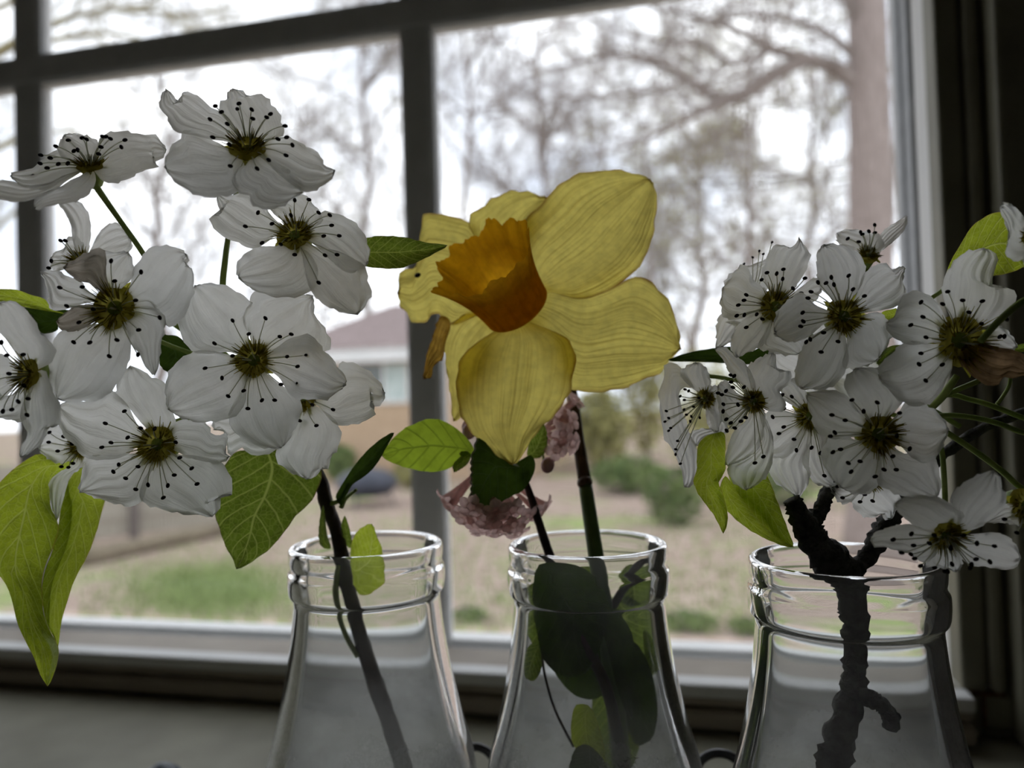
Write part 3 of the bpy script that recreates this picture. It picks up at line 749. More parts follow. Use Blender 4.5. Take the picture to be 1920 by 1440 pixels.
# ragged trumpet
Bc = P(968, 575, .188); Mc = P(905, 484, .1780); ax = Mc - Bc; ln = np.linalg.norm(ax); ax /= ln
e1 = np.cross(ax, FW); e1 /= np.linalg.norm(e1); e2 = np.cross(ax, e1)
NT, NR = 144, 26; V = []; UVs = []
rj = np.random.default_rng(5)
ang = np.linspace(0, 2*math.pi, NT, endpoint=False)
jag = .03*np.sin(5*ang + 1.0) + .04*np.sin(9*ang + 2) + .03*np.sin(14*ang + .5) + .025*np.abs(np.sin(17*ang)) + .03*(rj.random(NT) - .5)
for i in range(NR):
    t = i/(NR - 1)
    for k, a in enumerate(ang):
        s = t*(1 + jag[k]*t**2)
        r = .0084 + .0008*s + .0032*s**2.2
        r *= 1 + .05*t*math.sin(6*a + 1) + .025*t*t*math.sin(18*a)
        V.append(Bc + ax*ln*s*1.0 + (e1*math.cos(a)*1.0 + e2*math.sin(a))*r); UVs.append((t*.94, k/NT))
fs = [(i*NT + k, i*NT + (k+1) % NT, (i+1)*NT + (k+1) % NT, (i+1)*NT + k) for i in range(NR - 1) for k in range(NT)]
fs.append(tuple(range(NT - 1, -1, -1)))
cor = obj('trumpet', V, fs, M['corona'], DF, uv=UVs); cor['label'] = 'orange frilled trumpet'
px_tube([(975,590),(1005,610),(1045,660),(1068,715),(1075,755)], [.194,.206,.210,.209,.207], [20,16,11,10,10.5], 'sheath', M['sheath'], DF, 12)
px_tube([(1075,752),(1085,830),(1096,900)], [.207,.203,.199], [10.5,11.5,12.5], 'sheath', M['sheath'], DF, 12)
px_tube([(1093,898),(1096,904),(1099,911)], [.199,.1985,.198], [12,15,12.5], 'stem_node', M['sheath'], DF, 12)
px_tube([(1097,906),(1108,980),(1118,1045),(1128,1110),(1140,1200),(1155,1330),(1166,1440),(1174,1500)], [.199,.195,.192,.190,.189,.188,.188,.188], [13,14,15,16,17,18,18,18], 'stem', M['stem_dark'], DF, 14)

# ------------------------------------------------------------------ pink viburnum sprig
VB = empty('viburnum_sprig', (RIM[1][0] - .004, RIM[1][1], STOOL + .006))
tag(VB, 'viburnum sprig with drooping pink florets and crinkled leaves below the daffodil', 'flowers')
Z8 = (660, 640)
px_tube([(975,880),(995,930),(1012,985),(1030,1040),(1060,1130),(1100,1210),(1140,1300),(1170,1440),(1180,1500)], [.184,.186,.187,.188,.186,.1835,.182,.181,.181], [6,7,8,9,10,11,11,12,12], 'twig', M['twig'], VB, 10, 5, .1, .08)
px_tube([(1205,1040),(1185,1080),(1160,1120),(1145,1170),(1150,1260)], [.196,.1955,.195,.1945,.1945], [9,8,8,9,9], 'twig', M['twig'], VB, 10, 5, .1, .08)
px_tube([(1016,1215),(1020,1260),(1040,1330),(1075,1400)], [.184,.184,.185,.186], [2.5]*4, 'rootlet', M['twig'], VB, 6)
leaf(VB, "690,625 660,560 600,500 520,450 440,435 360,460 280,500 210,570 165,640 220,680 320,715 430,735 520,725 590,690 640,660", Z8, 3, .186, .182, 'leaf_vib', cup=-.0008, tip=8)
leaf(VB, "1005,640 960,660 900,690 860,660 800,610 720,545 700,550 690,600 672,660 672,740 672,820 667,900 720,940 780,942 880,880 960,840 1020,750 1030,680", Z8, 3, .184, .178, 'leaf_dark', cup=-.001, tip=11, label='dark leaf with a pale scalloped edge')  # shade from the florets and tepal is put into this leaf's colour
e = smooth_pts(pts("702,545 690,600 672,660 671,700 672,740 670,780 672,820 669,860 666,902", Z8, 3), 8)
e[:, 0] += 1.4*np.sin(np.arange(len(e))*.85)
v, f = tube(P(e[:, 0], e[:, 1], np.linspace(.1795, .1775, len(e))), .00022, 6); obj('leaf_margin', v, f, M['margin'], VB)
leaf(VB, "985,640 1000,560 1030,500 1080,470 1100,540 1095,600 1070,645 1030,660", Z8, 3, .190, .186, 'leaf_mid')
leaf(VB, "670,640 640,615 600,630 620,640 570,690 575,735 610,720 650,690", Z8, 3, .185, .183, 'leaf_mid', name='bract')
FLK = None
def floret(hub, face, spread=.0027, name='floret'):
    d = face - hub; L0 = np.linalg.norm(d); d /= L0; d = d - FW*.55; d /= np.linalg.norm(d)
    start = face - d*min(L0, .0085)
    a1 = np.cross(d, [.2, .3, .9]); a1 /= np.linalg.norm(a1); a2 = np.cross(d, a1)
    mb = MB(); uv = []
    n = 10; rings = [(0, .0005), (.4, .00065), (.75, .0009), (1.0, .0013)]
    Lt = min(L0, .0085)
    V = [start + d*Lt*t + (a1*math.cos(q) + a2*math.sin(q))*r for t, r in rings for q in np.linspace(0, 6.283, n, endpoint=False)]
    uv += [(t, k/n) for t, r in rings for k in range(n)]
    mb.add(V, [(i*n + k, i*n + (k+1) % n, (i+1)*n + (k+1) % n, (i+1)*n + k) for i in range(3) for k in range(n)])
    rot = random.random()*1.2
    for k in range(5):
        q = rot + k*1.2566; rad = a1*math.cos(q) + a2*math.sin(q); tg = np.cross(d, rad)
        V = []
        fold = random.uniform(0, .8)
        for i in range(6):
            u = i/5; w = spread*.52*math.sqrt(max(0, 1 - (1.75*u - .75)**2))*(1 if u < 1 else 0) if u > .4 else spread*(.30 + .5*u)
            for j in (-1, -.5, 0, .5, 1):
                V.append(face + rad*(.0009 + spread*u*(1 - .12*abs(j))) + tg*w*j + d*(-.0014*fold*u*u + .0004*j*j)); uv.append((u, .5 + .4*j))
        mb.add(V, [(i*5 + j, i*5 + j + 1, (i+1)*5 + j + 1, (i+1)*5 + j) for i in range(5) for j in range(4)])
    return obj(name, np.concatenate(mb.v), mb.f, M['pink'], VB, uv=uv)
hub1 = P(905, 880, .187)
for (x, y, d) in [(846,948,.186),(868,966,.181),(893,985,.182),(918,978,.178),(940,996,.184),(964,984,.180),(988,968,.184),(1012,962,.188),(884,950,.177),
                  (930,958,.176),(962,956,.179),(972,1000,.188),(834,938,.190),(1022,950,.192),(905,1000,.188),(935,975,.181)]:
    floret(hub1, P(x, y, d))
px_tube([(905,880),(875,905),(845,945)], [.187,.185,.184], [5,6,6], 'floret_tube', M['pink'], VB, 8)
hub2 = P(1015, 815, .194)
for (x, y, d) in [(1046,778,.190),(1068,788,.191),(1056,814,.187),(1074,832,.191),(1044,842,.187),(1078,750,.197)]:
    floret(hub2, P(x, y, d), .0026)
for (x, y, d, r) in [(1027,872,.188,.0017),(880,808,.190,.0018),(876,800,.192,.0014)]:
    v, f = ellipsoid(P(x, y, d), (r*1.2, r), UP + .2*RT, 10, 8); obj('flower_bud', v, f, M['bud'], VB)
    px_tube([(x, y - 8), ((x + (905 if x < 950 else 1015))/2, y - 2), (905 if x < 950 else 1015, 860 if x < 950 else 830)], [d, d, .188 if x < 950 else .193], [2.5, 2.5, 3], 'floret_stalk', M['stem'], VB, 6)
# leaves down inside the bottle; the dark green paints in their overlap shade
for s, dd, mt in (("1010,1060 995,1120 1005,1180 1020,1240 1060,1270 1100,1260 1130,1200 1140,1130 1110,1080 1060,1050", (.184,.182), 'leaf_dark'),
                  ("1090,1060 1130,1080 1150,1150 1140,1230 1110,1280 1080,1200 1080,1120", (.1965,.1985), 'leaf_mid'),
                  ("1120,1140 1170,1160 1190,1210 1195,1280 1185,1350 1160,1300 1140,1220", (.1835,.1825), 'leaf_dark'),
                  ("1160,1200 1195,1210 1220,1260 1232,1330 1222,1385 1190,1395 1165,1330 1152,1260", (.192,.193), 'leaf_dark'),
                  ("1110,1330 1090,1320 1075,1330 1072,1390 1100,1425 1135,1432 1128,1380", (.181,.178), 'leaf_young'),
                  ("1014,1205 990,1212 975,1240 985,1272 1004,1275 1018,1242", (.185,.184), 'leaf_mid'),
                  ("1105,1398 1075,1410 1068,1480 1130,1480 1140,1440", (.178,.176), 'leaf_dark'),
                  ("1030,1055 1000,1090 985,1150 1000,1210 1030,1225 1075,1190 1090,1130 1080,1075", (.193,.194), 'leaf_mid'),
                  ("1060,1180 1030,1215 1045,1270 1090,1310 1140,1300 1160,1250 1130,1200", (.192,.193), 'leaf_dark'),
                  ("1130,1260 1110,1310 1120,1390 1150,1450 1190,1430 1200,1350 1170,1280", (.1975,.200), 'leaf_mid'),
                  ("1150,1120 1140,1170 1160,1240 1200,1290 1225,1250 1215,1180 1190,1130", (.1985,.201), 'leaf_mid'),
                  ("1180,1060 1160,1090 1165,1130 1190,1150 1212,1120 1208,1080", (.198,.199), 'leaf_mid'),
                  ("1205,1180 1222,1210 1232,1250 1220,1265 1208,1230", (.195,.196), 'leaf_mid')):
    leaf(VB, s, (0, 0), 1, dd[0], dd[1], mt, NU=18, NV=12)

# ------------------------------------------------------------------ right pear sprig
RS = empty('pear_sprig', (RIM[2][0], RIM[2][1], STOOL + .006))
tag(RS, 'white pear blossom sprig on a thick rough forked twig beside the side casing', 'flowers', 'cut pear blossom sprigs')
bk = dict(sides=14, sub=7, jitter=.35, bumps=.28)
px_tube([(1512,985),(1526,1018),(1560,1052),(1590,1085),(1598,1120),(1604,1180),(1602,1240),(1600,1290),(1578,1370),(1560,1440),(1550,1500)], [.160,.160,.161,.162,.162,.162,.162,.162,.160,.158,.157], [20,27,31,29,26,23,22,22,27,30,30], 'twig', M['bark'], RS, **bk)
px_tube([(1530,1015),(1518,998),(1502,972),(1489,945),(1484,936)], [.160,.160,.160,.160,.160], [24,24,20,17,14], 'twig', M['bark'], RS, **bk)
px_tube([(1512,990),(1532,968),(1545,940),(1556,910),(1566,870)], [.160,.161,.162,.164,.166], [14,15,13,12,11], 'twig', M['bark'], RS, **bk)
px_tube([(1592,1075),(1628,1042),(1652,1000),(1672,968),(1705,930),(1760,860),(1850,800),(1960,760)], [.162,.163,.164,.166,.168,.170,.168,.164], [16,17,18,16,13,10,9,9], 'twig', M['bark'], RS, **bk)
px_tube([(1600,1300),(1630,1310),(1655,1325),(1672,1348),(1668,1368)], [.161,.158,.156,.155,.155], [18,15,15,16,13], 'twig', M['bark'], RS, **bk)
def R4(x, y): return (1440 + x/3.273, 640 + y/3.273)
for q, d, r in (([R4(1000,410), R4(1070,340), R4(1120,270), R4(1160,210)], (.153,.150,.148,.147), [7,7,7,6]),
                ([R4(1090,330), R4(1180,290), R4(1300,240)], (.150,.149,.148), [5,5,5]),
                ([R4(700,560), R4(1050,340), R4(1250,360), R4(1400,405), R4(1571,470), R4(1660,470), R4(1702,396)], (.150,.155,.154,.152,.152,.158,.164), [5]*7),
                ([R4(1000,460), R4(1140,455), R4(1300,475), R4(1430,510), R4(1571,560), R4(1680,540), R4(1702,396)], (.154,.153,.152,.150,.150,.156,.164), [5]*7),
                ([R4(1090,555), R4(1160,600), R4(1300,695), R4(1440,800), R4(1571,905), R4(1690,860), R4(1720,620), R4(1702,396)], (.152,.151,.150,.148,.147,.150,.158,.164), [5.5]*8),
                ([R4(1050,600), R4(1070,700), R4(1082,850), R4(1088,1000), R4(1090,1150)], (.150,.149,.148,.148,.148), [5]*5),
                ([R4(1490,180), R4(1480,270), R4(1440,340), R4(1405,385)], (.150,.151,.152,.152), [3.5]*4),
                ([(1838,640), (1880,595), (1925,562), (1965,570), (1978,660), (1960,761)], (.141,.141,.142,.148,.158,.164), [6.5]*6),
                ([(1624,478), (1622,500), (1617,520), (1600,600), (1680,720), (1800,800)], (.172,.172,.172,.172,.172,.170), [7,8,7,5,5,5]),
                ([(1460,578), (1560,660), (1720,760)], (.166,.170,.172), [5]*3), ([(1590,592), (1650,680), (1740,770)], (.157,.165,.170), [5]*3),
                ([(1415,752), (1520,740), (1720,790)], (.165,.172,.172), [4.5]*3), ([(1530,780), (1600,780), (1760,810)], (.168,.170,.171), [4.5]*3),
                ([(1320,705), (1362,710), (1500,740), (1640,790)], (.171,.171,.173,.173), [4]*4), ([(1748,558), (1770,540), (1790,500)], (.150,.152,.155), [4]*3)):
    px_tube(q, d, r, 'pedicel', M['stem'], RS)
Q1 = (1220, 380); Q2 = (1500, 360); Q3 = (1220, 640); Q4 = (1440, 640)
# uppermost, half hidden
blossom(RS, Q1, 4, (1630, 395), .170, (.0, -.10), [
 "1620,400 1500,350 1410,290 1400,230 1480,205 1580,220 1700,250 1740,320 1680,370",
 "1650,400 1680,330 1760,220 1840,160 1920,100 1905,180 1830,260 1740,340 1690,390"],
 "1478,270 1560,293 1575,222 1588,237 1637,215 1680,168 1682,225", core=.7, lift=.001, gk=.2)
# blossom left of the round-petalled one
blossom(RS, Q1, 4, (940, 780), .162, (.012, -.02), [
 "960,700 880,620 850,520 880,440 930,340 980,315 1040,340 1100,300 1110,260 1150,330 1190,380 1170,440 1150,500 1090,600 1040,680",
 "850,760 860,660 760,590 740,530 680,480 600,560 540,650 530,780 560,850 650,860 780,820",
 "1020,750 1060,700 1130,650 1240,570 1280,640 1240,720 1150,740",
 "960,880 860,980 820,1080 900,1110 1000,1140 1120,1130 1180,1040 1080,940",
 "880,850 800,830 720,880 640,960 620,1040 610,1110 650,1160 720,1120 800,1080 870,1000"],
 "995,500 872,525 945,532 832,578 990,572 717,692 700,732 657,768 645,848 702,842 795,838 838,873 717,935 1157,567 1068,643 1128,678", core=1.2)
# paler blossom peeping out behind
blossom(RS, Q1, 4, (760, 760), .174, (.0, .0), [
 "760,730 640,680 560,600 640,520 760,470 860,430 900,360 960,320 980,420 900,600",
 "700,800 560,830 510,900 500,1000 490,1090 560,1060 640,980 740,880",
 "520,1060 600,1080 700,1060 760,960 640,900 560,900"],
 "700,460 765,410 815,362 845,385 910,298 650,580 680,500", core=.6, sepals=False, anther_scale=.7)
blossom(RS, Q1, 4, (1450, 850), .152, (.0, -.01), [
 "1420,740 1350,700 1280,620 1260,500 1255,370 1300,320 1380,315 1460,320 1540,380 1590,460 1590,540 1560,640 1500,720",
 "1530,800 1560,680 1600,560 1680,490 1740,465 1790,480 1820,510 1880,475 1905,500 1890,580 1910,690 1840,760 1740,790 1640,810",
 "1340,840 1240,780 1180,720 1120,690 1020,760 950,830 925,900 930,980 980,1020 1060,1035 1180,990 1280,910",
 "1500,900 1560,860 1680,830 1760,880 1800,980 1780,1060 1700,1180 1560,1240 1480,1230 1450,1190 1480,1050",
 "1400,920 1300,960 1200,1020 1150,1100 1110,1200 1085,1330 1130,1390 1250,1400 1340,1380 1420,1300 1470,1180 1460,1040"],
 "1355,560 1255,598 1315,603 1375,615 1485,548 1518,650 1603,700 1203,668 1180,715 1140,825 1145,890 1125,928 1297,975 1197,1025 1167,1045 1278,1120 1405,1042", core=1.15)
# blossom with one withered petal
blossom(RS, Q2, 4, (1200, 1110), .147, (.0, -.01), [
 "1380,1120 1430,1060 1500,1020 1590,1090 1625,1160 1550,1190 1430,1160",
 "1060,1080 1060,900 1000,820 920,770 820,760 740,830 720,920 650,980 660,1040 720,1090 830,1130 950,1120",
 "1230,1000 1120,900 1080,740 1090,680 1130,580 1200,490 1280,440 1380,425 1450,450 1480,500 1450,580 1430,650 1440,710 1480,730 1570,715 1605,770 1590,840 1540,900 1440,1000 1340,1010",
 "1100,1160 1000,1150 860,1130 760,1160 700,1220 620,1280 590,1330 600,1400 720,1540 830,1590 950,1580 1040,1500 1080,1420 1140,1300",
 "1290,1180 1400,1160 1480,1180 1600,1200 1680,1240 1720,1340 1620,1390 1540,1380 1470,1440 1380,1420 1260,1330 1200,1250"],
 "908,827 922,937 830,998 945,1090 1108,747 1220,812 1267,902 1367,818 1362,987 907,1210 893,1292 943,1415 1067,1295 1070,840 1500,1085 1533,1083 1550,955", core=1.6, mats={4: 'petal_brown'}, extra={4: -3})
# large round-petalled blossom
blossom(RS, Q4, 3.273, (680, 570), .146, (.0, -.008), [
 "670,500 560,430 520,350 480,280 480,220 510,190 540,170 640,160 710,190 750,260 800,300 820,360 780,420 730,480",
 "600,540 550,440 480,350 400,310 300,305 240,330 250,400 270,450 290,520 330,560 420,590 520,580",
 "750,570 800,450 850,380 900,370 990,410 1060,460 1105,540 1080,620 1040,690 970,735 880,700 820,640",
 "720,630 800,680 880,700 1010,720 1040,800 1060,900 1030,955 930,955 820,940 740,900 680,860 680,760",
 "650,620 560,610 440,580 380,610 340,680 345,750 390,830 440,890 520,930 600,930 660,880 680,820 690,720"],
 "671,375 587,430 515,360 807,440 392,452 473,485 410,560 383,583 445,663 398,680 493,747 565,737 510,800 766,706 712,787 787,788 658,830 870,660 790,580", core=1.25)
# lowest, drooping over the bottle rim
blossom(RS, Q4, 3.273, (1090, 1190), .1415, (.0, .045), [
 "1180,1170 1170,1100 1130,1000 1150,930 1230,860 1320,810 1380,800 1420,830 1430,900 1455,950 1430,1020 1350,1090 1280,1140",
 "1060,1170 960,1150 880,1100 800,1040 780,1000 830,965 940,955 1050,970 1130,1020 1195,1070 1180,1110 1130,1150",
 "1000,1210 900,1140 800,1140 720,1160 650,1180 635,1220 660,1260 720,1255 800,1280 860,1290 930,1340 1000,1330 1050,1260",
 "1200,1200 1290,1190 1380,1185 1470,1210 1530,1270 1545,1330 1510,1390 1440,1390 1340,1370 1250,1360 1180,1310 1140,1260",
 "1090,1220 1040,1260 1000,1310 980,1370 1040,1390 1100,1395 1150,1410 1185,1380 1170,1310 1130,1250"],
 "880,1182 768,1217 893,1253 990,1240 1020,1190 820,1298 877,1307 900,1333 937,1378 1022,1390 1087,1412 1103,1412 1130,1368 1122,1268 1283,1240 1277,1337 1362,1353 1250,1370 1240,1390 1200,1190 1390,1257", core=1.0, lift=.0045)
# blossom turned to the daffodil
blossom(RS, Q3, 4, (770, 450), .161, (-.03, .0), [
 "750,390 680,300 600,220 550,130 480,60 540,40 600,90 680,160 740,240 780,340",
 "740,450 640,400 560,300 510,330 500,420 530,540 560,600 640,640 720,540",
 "850,520 850,700 800,820 680,900 600,930 590,1000 660,1090 720,1110 800,1070 860,1010 900,880 900,700",
 "800,410 750,300 740,200 820,130 900,90 940,110 940,220 1030,220 1040,300 980,340 960,380 1010,480 960,520 860,510",
 "780,500 720,600 640,680 590,800 560,900 580,930 660,900 740,850 800,780 840,640 850,540"],
 "600,253 627,260 603,305 617,345 700,343 565,372 505,388 533,400 545,472 543,525 567,585 600,612 630,650 677,600 712,572 655,475 767,420 845,865 782,912 570,670", core=.8, lift=.003, sepals=False)
# blossom between it and the round-petalled one
blossom(RS, Q3, 4, (1200, 560), .163, (-.03, .0), [
 "1180,480 1060,460 980,400 1000,320 1080,290 1160,400",
 "1180,600 1050,540 960,520 860,560 840,680 840,800 900,860 1000,860 1040,830 1100,760 1160,680",
 "1180,640 1040,800 900,880 890,960 950,1060 1040,1130 1100,1165 1150,1120 1180,1020 1170,900",
 "1220,640 1180,760 1150,880 1190,980 1230,1050 1310,1085 1370,1080 1350,960 1310,860 1330,700"],
 "988,403 1058,415 915,567 1000,505 998,642 962,692 1075,735 1093,817 1207,798 1273,837 1303,1008", core=1.0)
# side-on blossom nearest the daffodil
blossom(RS, Q3, 4, (410, 430), .169, (-.05, .0), [
 "380,400 240,260 270,190 340,160 400,190 430,280 440,380",
 "410,460 430,380 480,340 530,400 530,560 500,680 440,620",
 "420,520 470,640 380,660 300,700 340,780 420,720 560,680 540,600",
 "240,250 200,180 120,180 100,300 70,430 90,560 110,720 160,800 210,900 240,1000 250,1090 300,1090 340,1000 350,860 320,760 280,680 250,560 215,440 235,340"],
 "258,360 285,372 222,412 362,425 252,440 320,490 250,512 268,550 305,563 368,573 297,600 117,523 135,575 107,602 150,650 135,670 202,747 188,810 187,848 223,918", core=.7, lift=.005, sepals=False, anther_scale=.75)
# small ones at the bottom and at the right edge
blossom(RS, Q4, 3.273, (640, 850), .163, (.0, .02), [
 "640,860 540,940 520,980 570,1050 640,1080 700,1060 720,1095 760,1080 800,1000 790,940 690,860",
 "560,850 460,860 385,880 400,930 450,985 510,970 560,920"], "428,890 457,960 594,940 565,985 642,980", core=.7, sepals=False, lift=.002)
blossom(RS, Q2, 4, (1760, 330), .140, (.0, .0), [
 "1740,310 1640,160 1550,85 1505,110 1510,160 1545,240 1570,340 1545,430 1580,490 1650,500 1740,450",
 "1760,350 1700,440 1690,540 1760,600 1860,540 1840,420"], "", core=.9)
blossom(RS, Q4, 3.273, (1590, 1010), .143, (.0, .0), [
 "1575,1030 1450,1010 1410,1050 1350,1110 1440,1105 1530,1115 1590,1090",
 "1600,1050 1640,1140 1740,1160 1760,1060 1680,1000"], "1452,1092 1527,1175", core=1.1)
blossom(RS, (0, 0), 1, (1545, 700), .173, (.0, .0), [
 "1545,700 1500,670 1450,650 1440,695 1475,720 1510,725", "1545,700 1590,680 1650,670 1700,700 1670,745 1600,750",
 "1545,700 1510,740 1490,800 1540,815 1590,780 1575,730", "1545,690 1515,640 1530,590 1585,590 1600,650 1570,690", "1590,720 1640,740 1670,800 1620,815 1585,760"],
 "", core=.6, sepals=False)
# leaves
leaf(RS, "1090,660 1130,520 1200,400 1280,270 1380,190 1500,150 1620,200 1720,300 1740,480 1680,560 1560,610 1440,630 1300,640 1180,660", Q2, 4, .158, .150, 'leaf_young', cup=.0015, NU=36, NV=24, tip=8)
leaf(RS, "900,110 850,40 720,80 610,40 480,50 300,80 170,120 130,140 160,150 380,155 560,165 720,175 820,150", Q3, 4, .172, .178, 'leaf_dark', tip=7)
leaf(RS, "480,690 400,720 350,800 345,960 320,1060 380,1180 450,1270 510,1370 545,1440 580,1320 540,1140 510,1060 560,970 560,850 555,690", Q3, 4, .166, .158, 'leaf_young', cup=.001, NU=36)
RB = leaf(RS, "560,1010 510,1130 520,1200 600,1300 720,1400 840,1470 980,1530 1060,1540 900,1430 760,1280 640,1120", Q3, 4, .163, .158, 'leaf_young', cup=-.001, NU=36)
leaf(RB, "580,960 620,920 700,940 800,960 870,1000 920,1120 980,1280 1040,1440 1070,1540 980,1510 900,1440 760,1290 660,1190 600,1060", Q3, 4, .165, .160, 'leaf_young', name='leaf_fold', cup=.001, side=.006, NU=36, tip=8)
leaf(RB, "580,960 620,920 700,940 800,960 870,1000 920,1120 980,1280 1040,1440 1070,1540 980,1510 900,1440 760,1290 660,1190 600,1060", Q3, 4, .169, .163, 'leaf_young', name='leaf_fold', cup=.001, side=-.006, NU=36, tip=8)
leaf(RS, "1860,850 1845,795 1800,800 1740,820 1730,850 1760,890 1810,880", Q1, 4, .158, .156, 'leaf_young', NU=14, NV=10)
leaf(RS, "1920,1060 1880,1065 1800,1075 1740,1120 1695,1210 1760,1180 1830,1120 1890,1080", Q1, 4, .150, .150, 'leaf_mid', NU=16, NV=10)
leaf(RS, "1560,1190 1620,1150 1720,1130 1800,1140 1760,1180 1660,1200", Q2, 4, .150, .150, 'leaf_mid', NU=14, NV=10)

# ------------------------------------------------------------------ outdoors
GZ = CZ - 1.9
M['ground'] = None
m, N, L, o = mat('yard_ground')
b_ = N('BsdfDiffuse'); tcn = N('TexCoord')
n_a = N('TexNoise'); n_a.inputs['Scale'].default_value = .55; n_a.inputs['Detail'].default_value = 6; n_a.inputs['Roughness'].default_value = .6
n_b = N('TexNoise'); n_b.inputs['Scale'].default_value = 5; n_b.inputs['Detail'].default_value = 8
L(tcn.outputs['Object'], n_a.inputs['Vector']); L(tcn.outputs['Object'], n_b.inputs['Vector'])
dirt = ramp(N, L, n_b.outputs['Fac'], [(.3, (.24,.18,.14)), (.5, (.37,.285,.235)), (.7, (.46,.375,.31))])
grass = ramp(N, L, n_b.outputs['Fac'], [(.3, (.20,.25,.09)), (.7, (.36,.41,.18))])
mr = N('MapRange'); mr.inputs['From Min'].default_value = .54; mr.inputs['From Max'].default_value = .64; L(n_a.outputs['Fac'], mr.inputs['Value'])
mxx = N('Mix', data_type='RGBA'); L(mr.outputs[0], mxx.inputs[0]); L(dirt, mxx.inputs[6]); L(grass, mxx.inputs[7])
L(mxx.outputs[2], b_.inputs['Color']); L(b_.outputs[0], o.inputs['Surface']); M['ground'] = m
v = [(-90, .6, GZ), (70, .6, GZ), (70, 120, GZ), (-90, 120, GZ)]
g_ = obj('yard_ground', v, [(0,1,2,3)], M['ground'], smooth=False); struct(g_)

M['tan'] = noisy('tan_brick', (.40,.29,.19), (.50,.37,.25), 6, .9)
M['roof'] = noisy('mauve_shingle', (.22,.17,.16), (.28,.22,.21), 4, .9)
M['white'] = noisy('white_trim', (.66,.67,.66), (.72,.72,.71), 3, .6)
M['hglass'] = noisy('dim_house_window', (.10,.12,.11), (.16,.18,.17), 1.5, .25, spec=.6)
M['curtain'] = noisy('pale_teal_curtain', (.40,.48,.46), (.55,.62,.60), 3, .9)
M['boards'] = noisy('weathered_board', (.30,.27,.22), (.40,.37,.31), 6, .9, stretch=(8, 8, 1))
M['post'] = noisy('dark_post', (.13,.11,.10), (.18,.15,.14), 8, .9)
M['log'] = noisy('landscape_log', (.16,.13,.09), (.24,.20,.14), 6, .9)
M['treebark'] = noisy('tree_bark', (.22,.175,.155), (.32,.265,.24), 7, .95, .4, stretch=(6, 6, 1))
M['twigs'] = noisy('bare_twigs', (.20,.165,.145), (.28,.235,.21), 2, .95)
M['olive'] = noisy('yellow_green_buds', (.26,.25,.09), (.40,.38,.16), 2, .9)
M['bush'] = noisy('shrub_leaves', (.10,.15,.05), (.20,.26,.09), 4, .9)
M['steel'] = noisy('dark_blue_enamel', (.025,.03,.045), (.05,.055,.075), 3, .35)
M['grassblade'] = noisy('grass_blades', (.20,.28,.08), (.34,.42,.17), 6, .9)
M['cable'] = noisy('overhead_cable', (.05,.05,.055), (.07,.07,.075), 2, .7)

def gp(px, py): return onZ(px, py, GZ)

# neighbour's house
HY = 19.0
def hx(px, py=760): return onY(px, py, HY)[0]
def hz(py, px=700): return onY(px, py, HY)[2]
hx0, hx1 = hx(545), hx(985)
hs = empty('house', ((hx0 + hx1)/2, HY + 3, GZ)); tag(hs, 'low tan brick house with mauve roof and white eaves across the yard', 'house')
MB().box((hx0, HY, GZ), (hx1, HY + 7, hz(672))).build('wall', M['tan'], hs)
MB().box((hx0 - .4, HY - .5, hz(680)), (hx1 + .4, HY + 7.4, hz(655))).build('eave', M['white'], hs)
rz = hz(655); rt = hz(602)
MB().add([(hx0 - .5, HY - .55, rz), (hx1 + .5, HY - .55, rz), (hx1 + .5, HY + 7.5, rz), (hx0 - .5, HY + 7.5, rz), (hx0 + 1.6, HY + 3.5, rt + .9), (hx1 - 1.6, HY + 3.5, rt + .9)],
         [(0,3,2,1), (0,1,5,4), (1,2,5), (2,3,4,5), (3,0,4)]).build('roof', M['roof'], hs)
for a, b2 in ((655, 768), (850, 960)):
    w = empty('window', (hx((a + b2)/2), HY, hz(755)), hs)
    MB().box((hx(a), HY - .06, hz(757)), (hx(b2), HY - .01, hz(751))).build('window_sill', M['white'], w)
    for k, (q0, q1) in enumerate(((a, a + 4), ((a + b2)/2 + 8, (a + b2)/2 + 13), (b2 - 4, b2))):
        MB().box((hx(q0), HY - .06, hz(751)), (hx(q1), HY - .01, hz(682))).build('window_frame', M['white'], w)
    MB().box((hx(a + 4), HY - .02, hz(751)), (hx((a + b2)/2 + 8), HY + .02, hz(684))).build('pane', M['hglass'], w)
    MB().box((hx((a + b2)/2 + 13), HY - .02, hz(751)), (hx(b2 - 4), HY + .02, hz(684))).build('curtained_pane', M['curtain'], w)

# board fence at the left
f0 = gp(60, 1035); f1 = gp(430, 985)
fe = empty('board_fence', (f0 + f1)/2); tag(fe, 'weathered grey board fence with dark posts in the yard', 'fence')
dv = (f1 - f0); fl = np.linalg.norm(dv); dv /= fl; nv = np.array([-dv[1], dv[0], 0])
a0 = f0 - dv*3.0; tot = fl + 3.0
def slab(p, q, th, z0, z1, name, m):
    c = [p - nv*th/2, q - nv*th/2, q + nv*th/2, p + nv*th/2]
    V = [(*t[:2], GZ + z0) for t in c] + [(*t[:2], GZ + z1) for t in c]
    obj(name, V, [(0,3,2,1),(4,5,6,7),(0,1,5,4),(1,2,6,5),(2,3,7,6),(3,0,4,7)], m, fe, smooth=False)
k = 0.0
while k < tot:
    slab(a0 + dv*(k + .006), a0 + dv*(k + .14), .022, .06, 1.22 + .02*random.random(), 'board', M['boards']); k += .148
for z in (.35, 1.0): slab(a0 - nv*.03, a0 + dv*tot - nv*.03, .04, z, z + .09, 'rail', M['boards'])
pk = np.linalg.norm(gp(255, 1060)[:2] - a0[:2])
for k in np.arange(pk % 1.9, tot, 1.9): slab(a0 + dv*k + nv*-.08, a0 + dv*(k + .11) + nv*-.08, .11, 0, 1.32, 'post', M['post'])

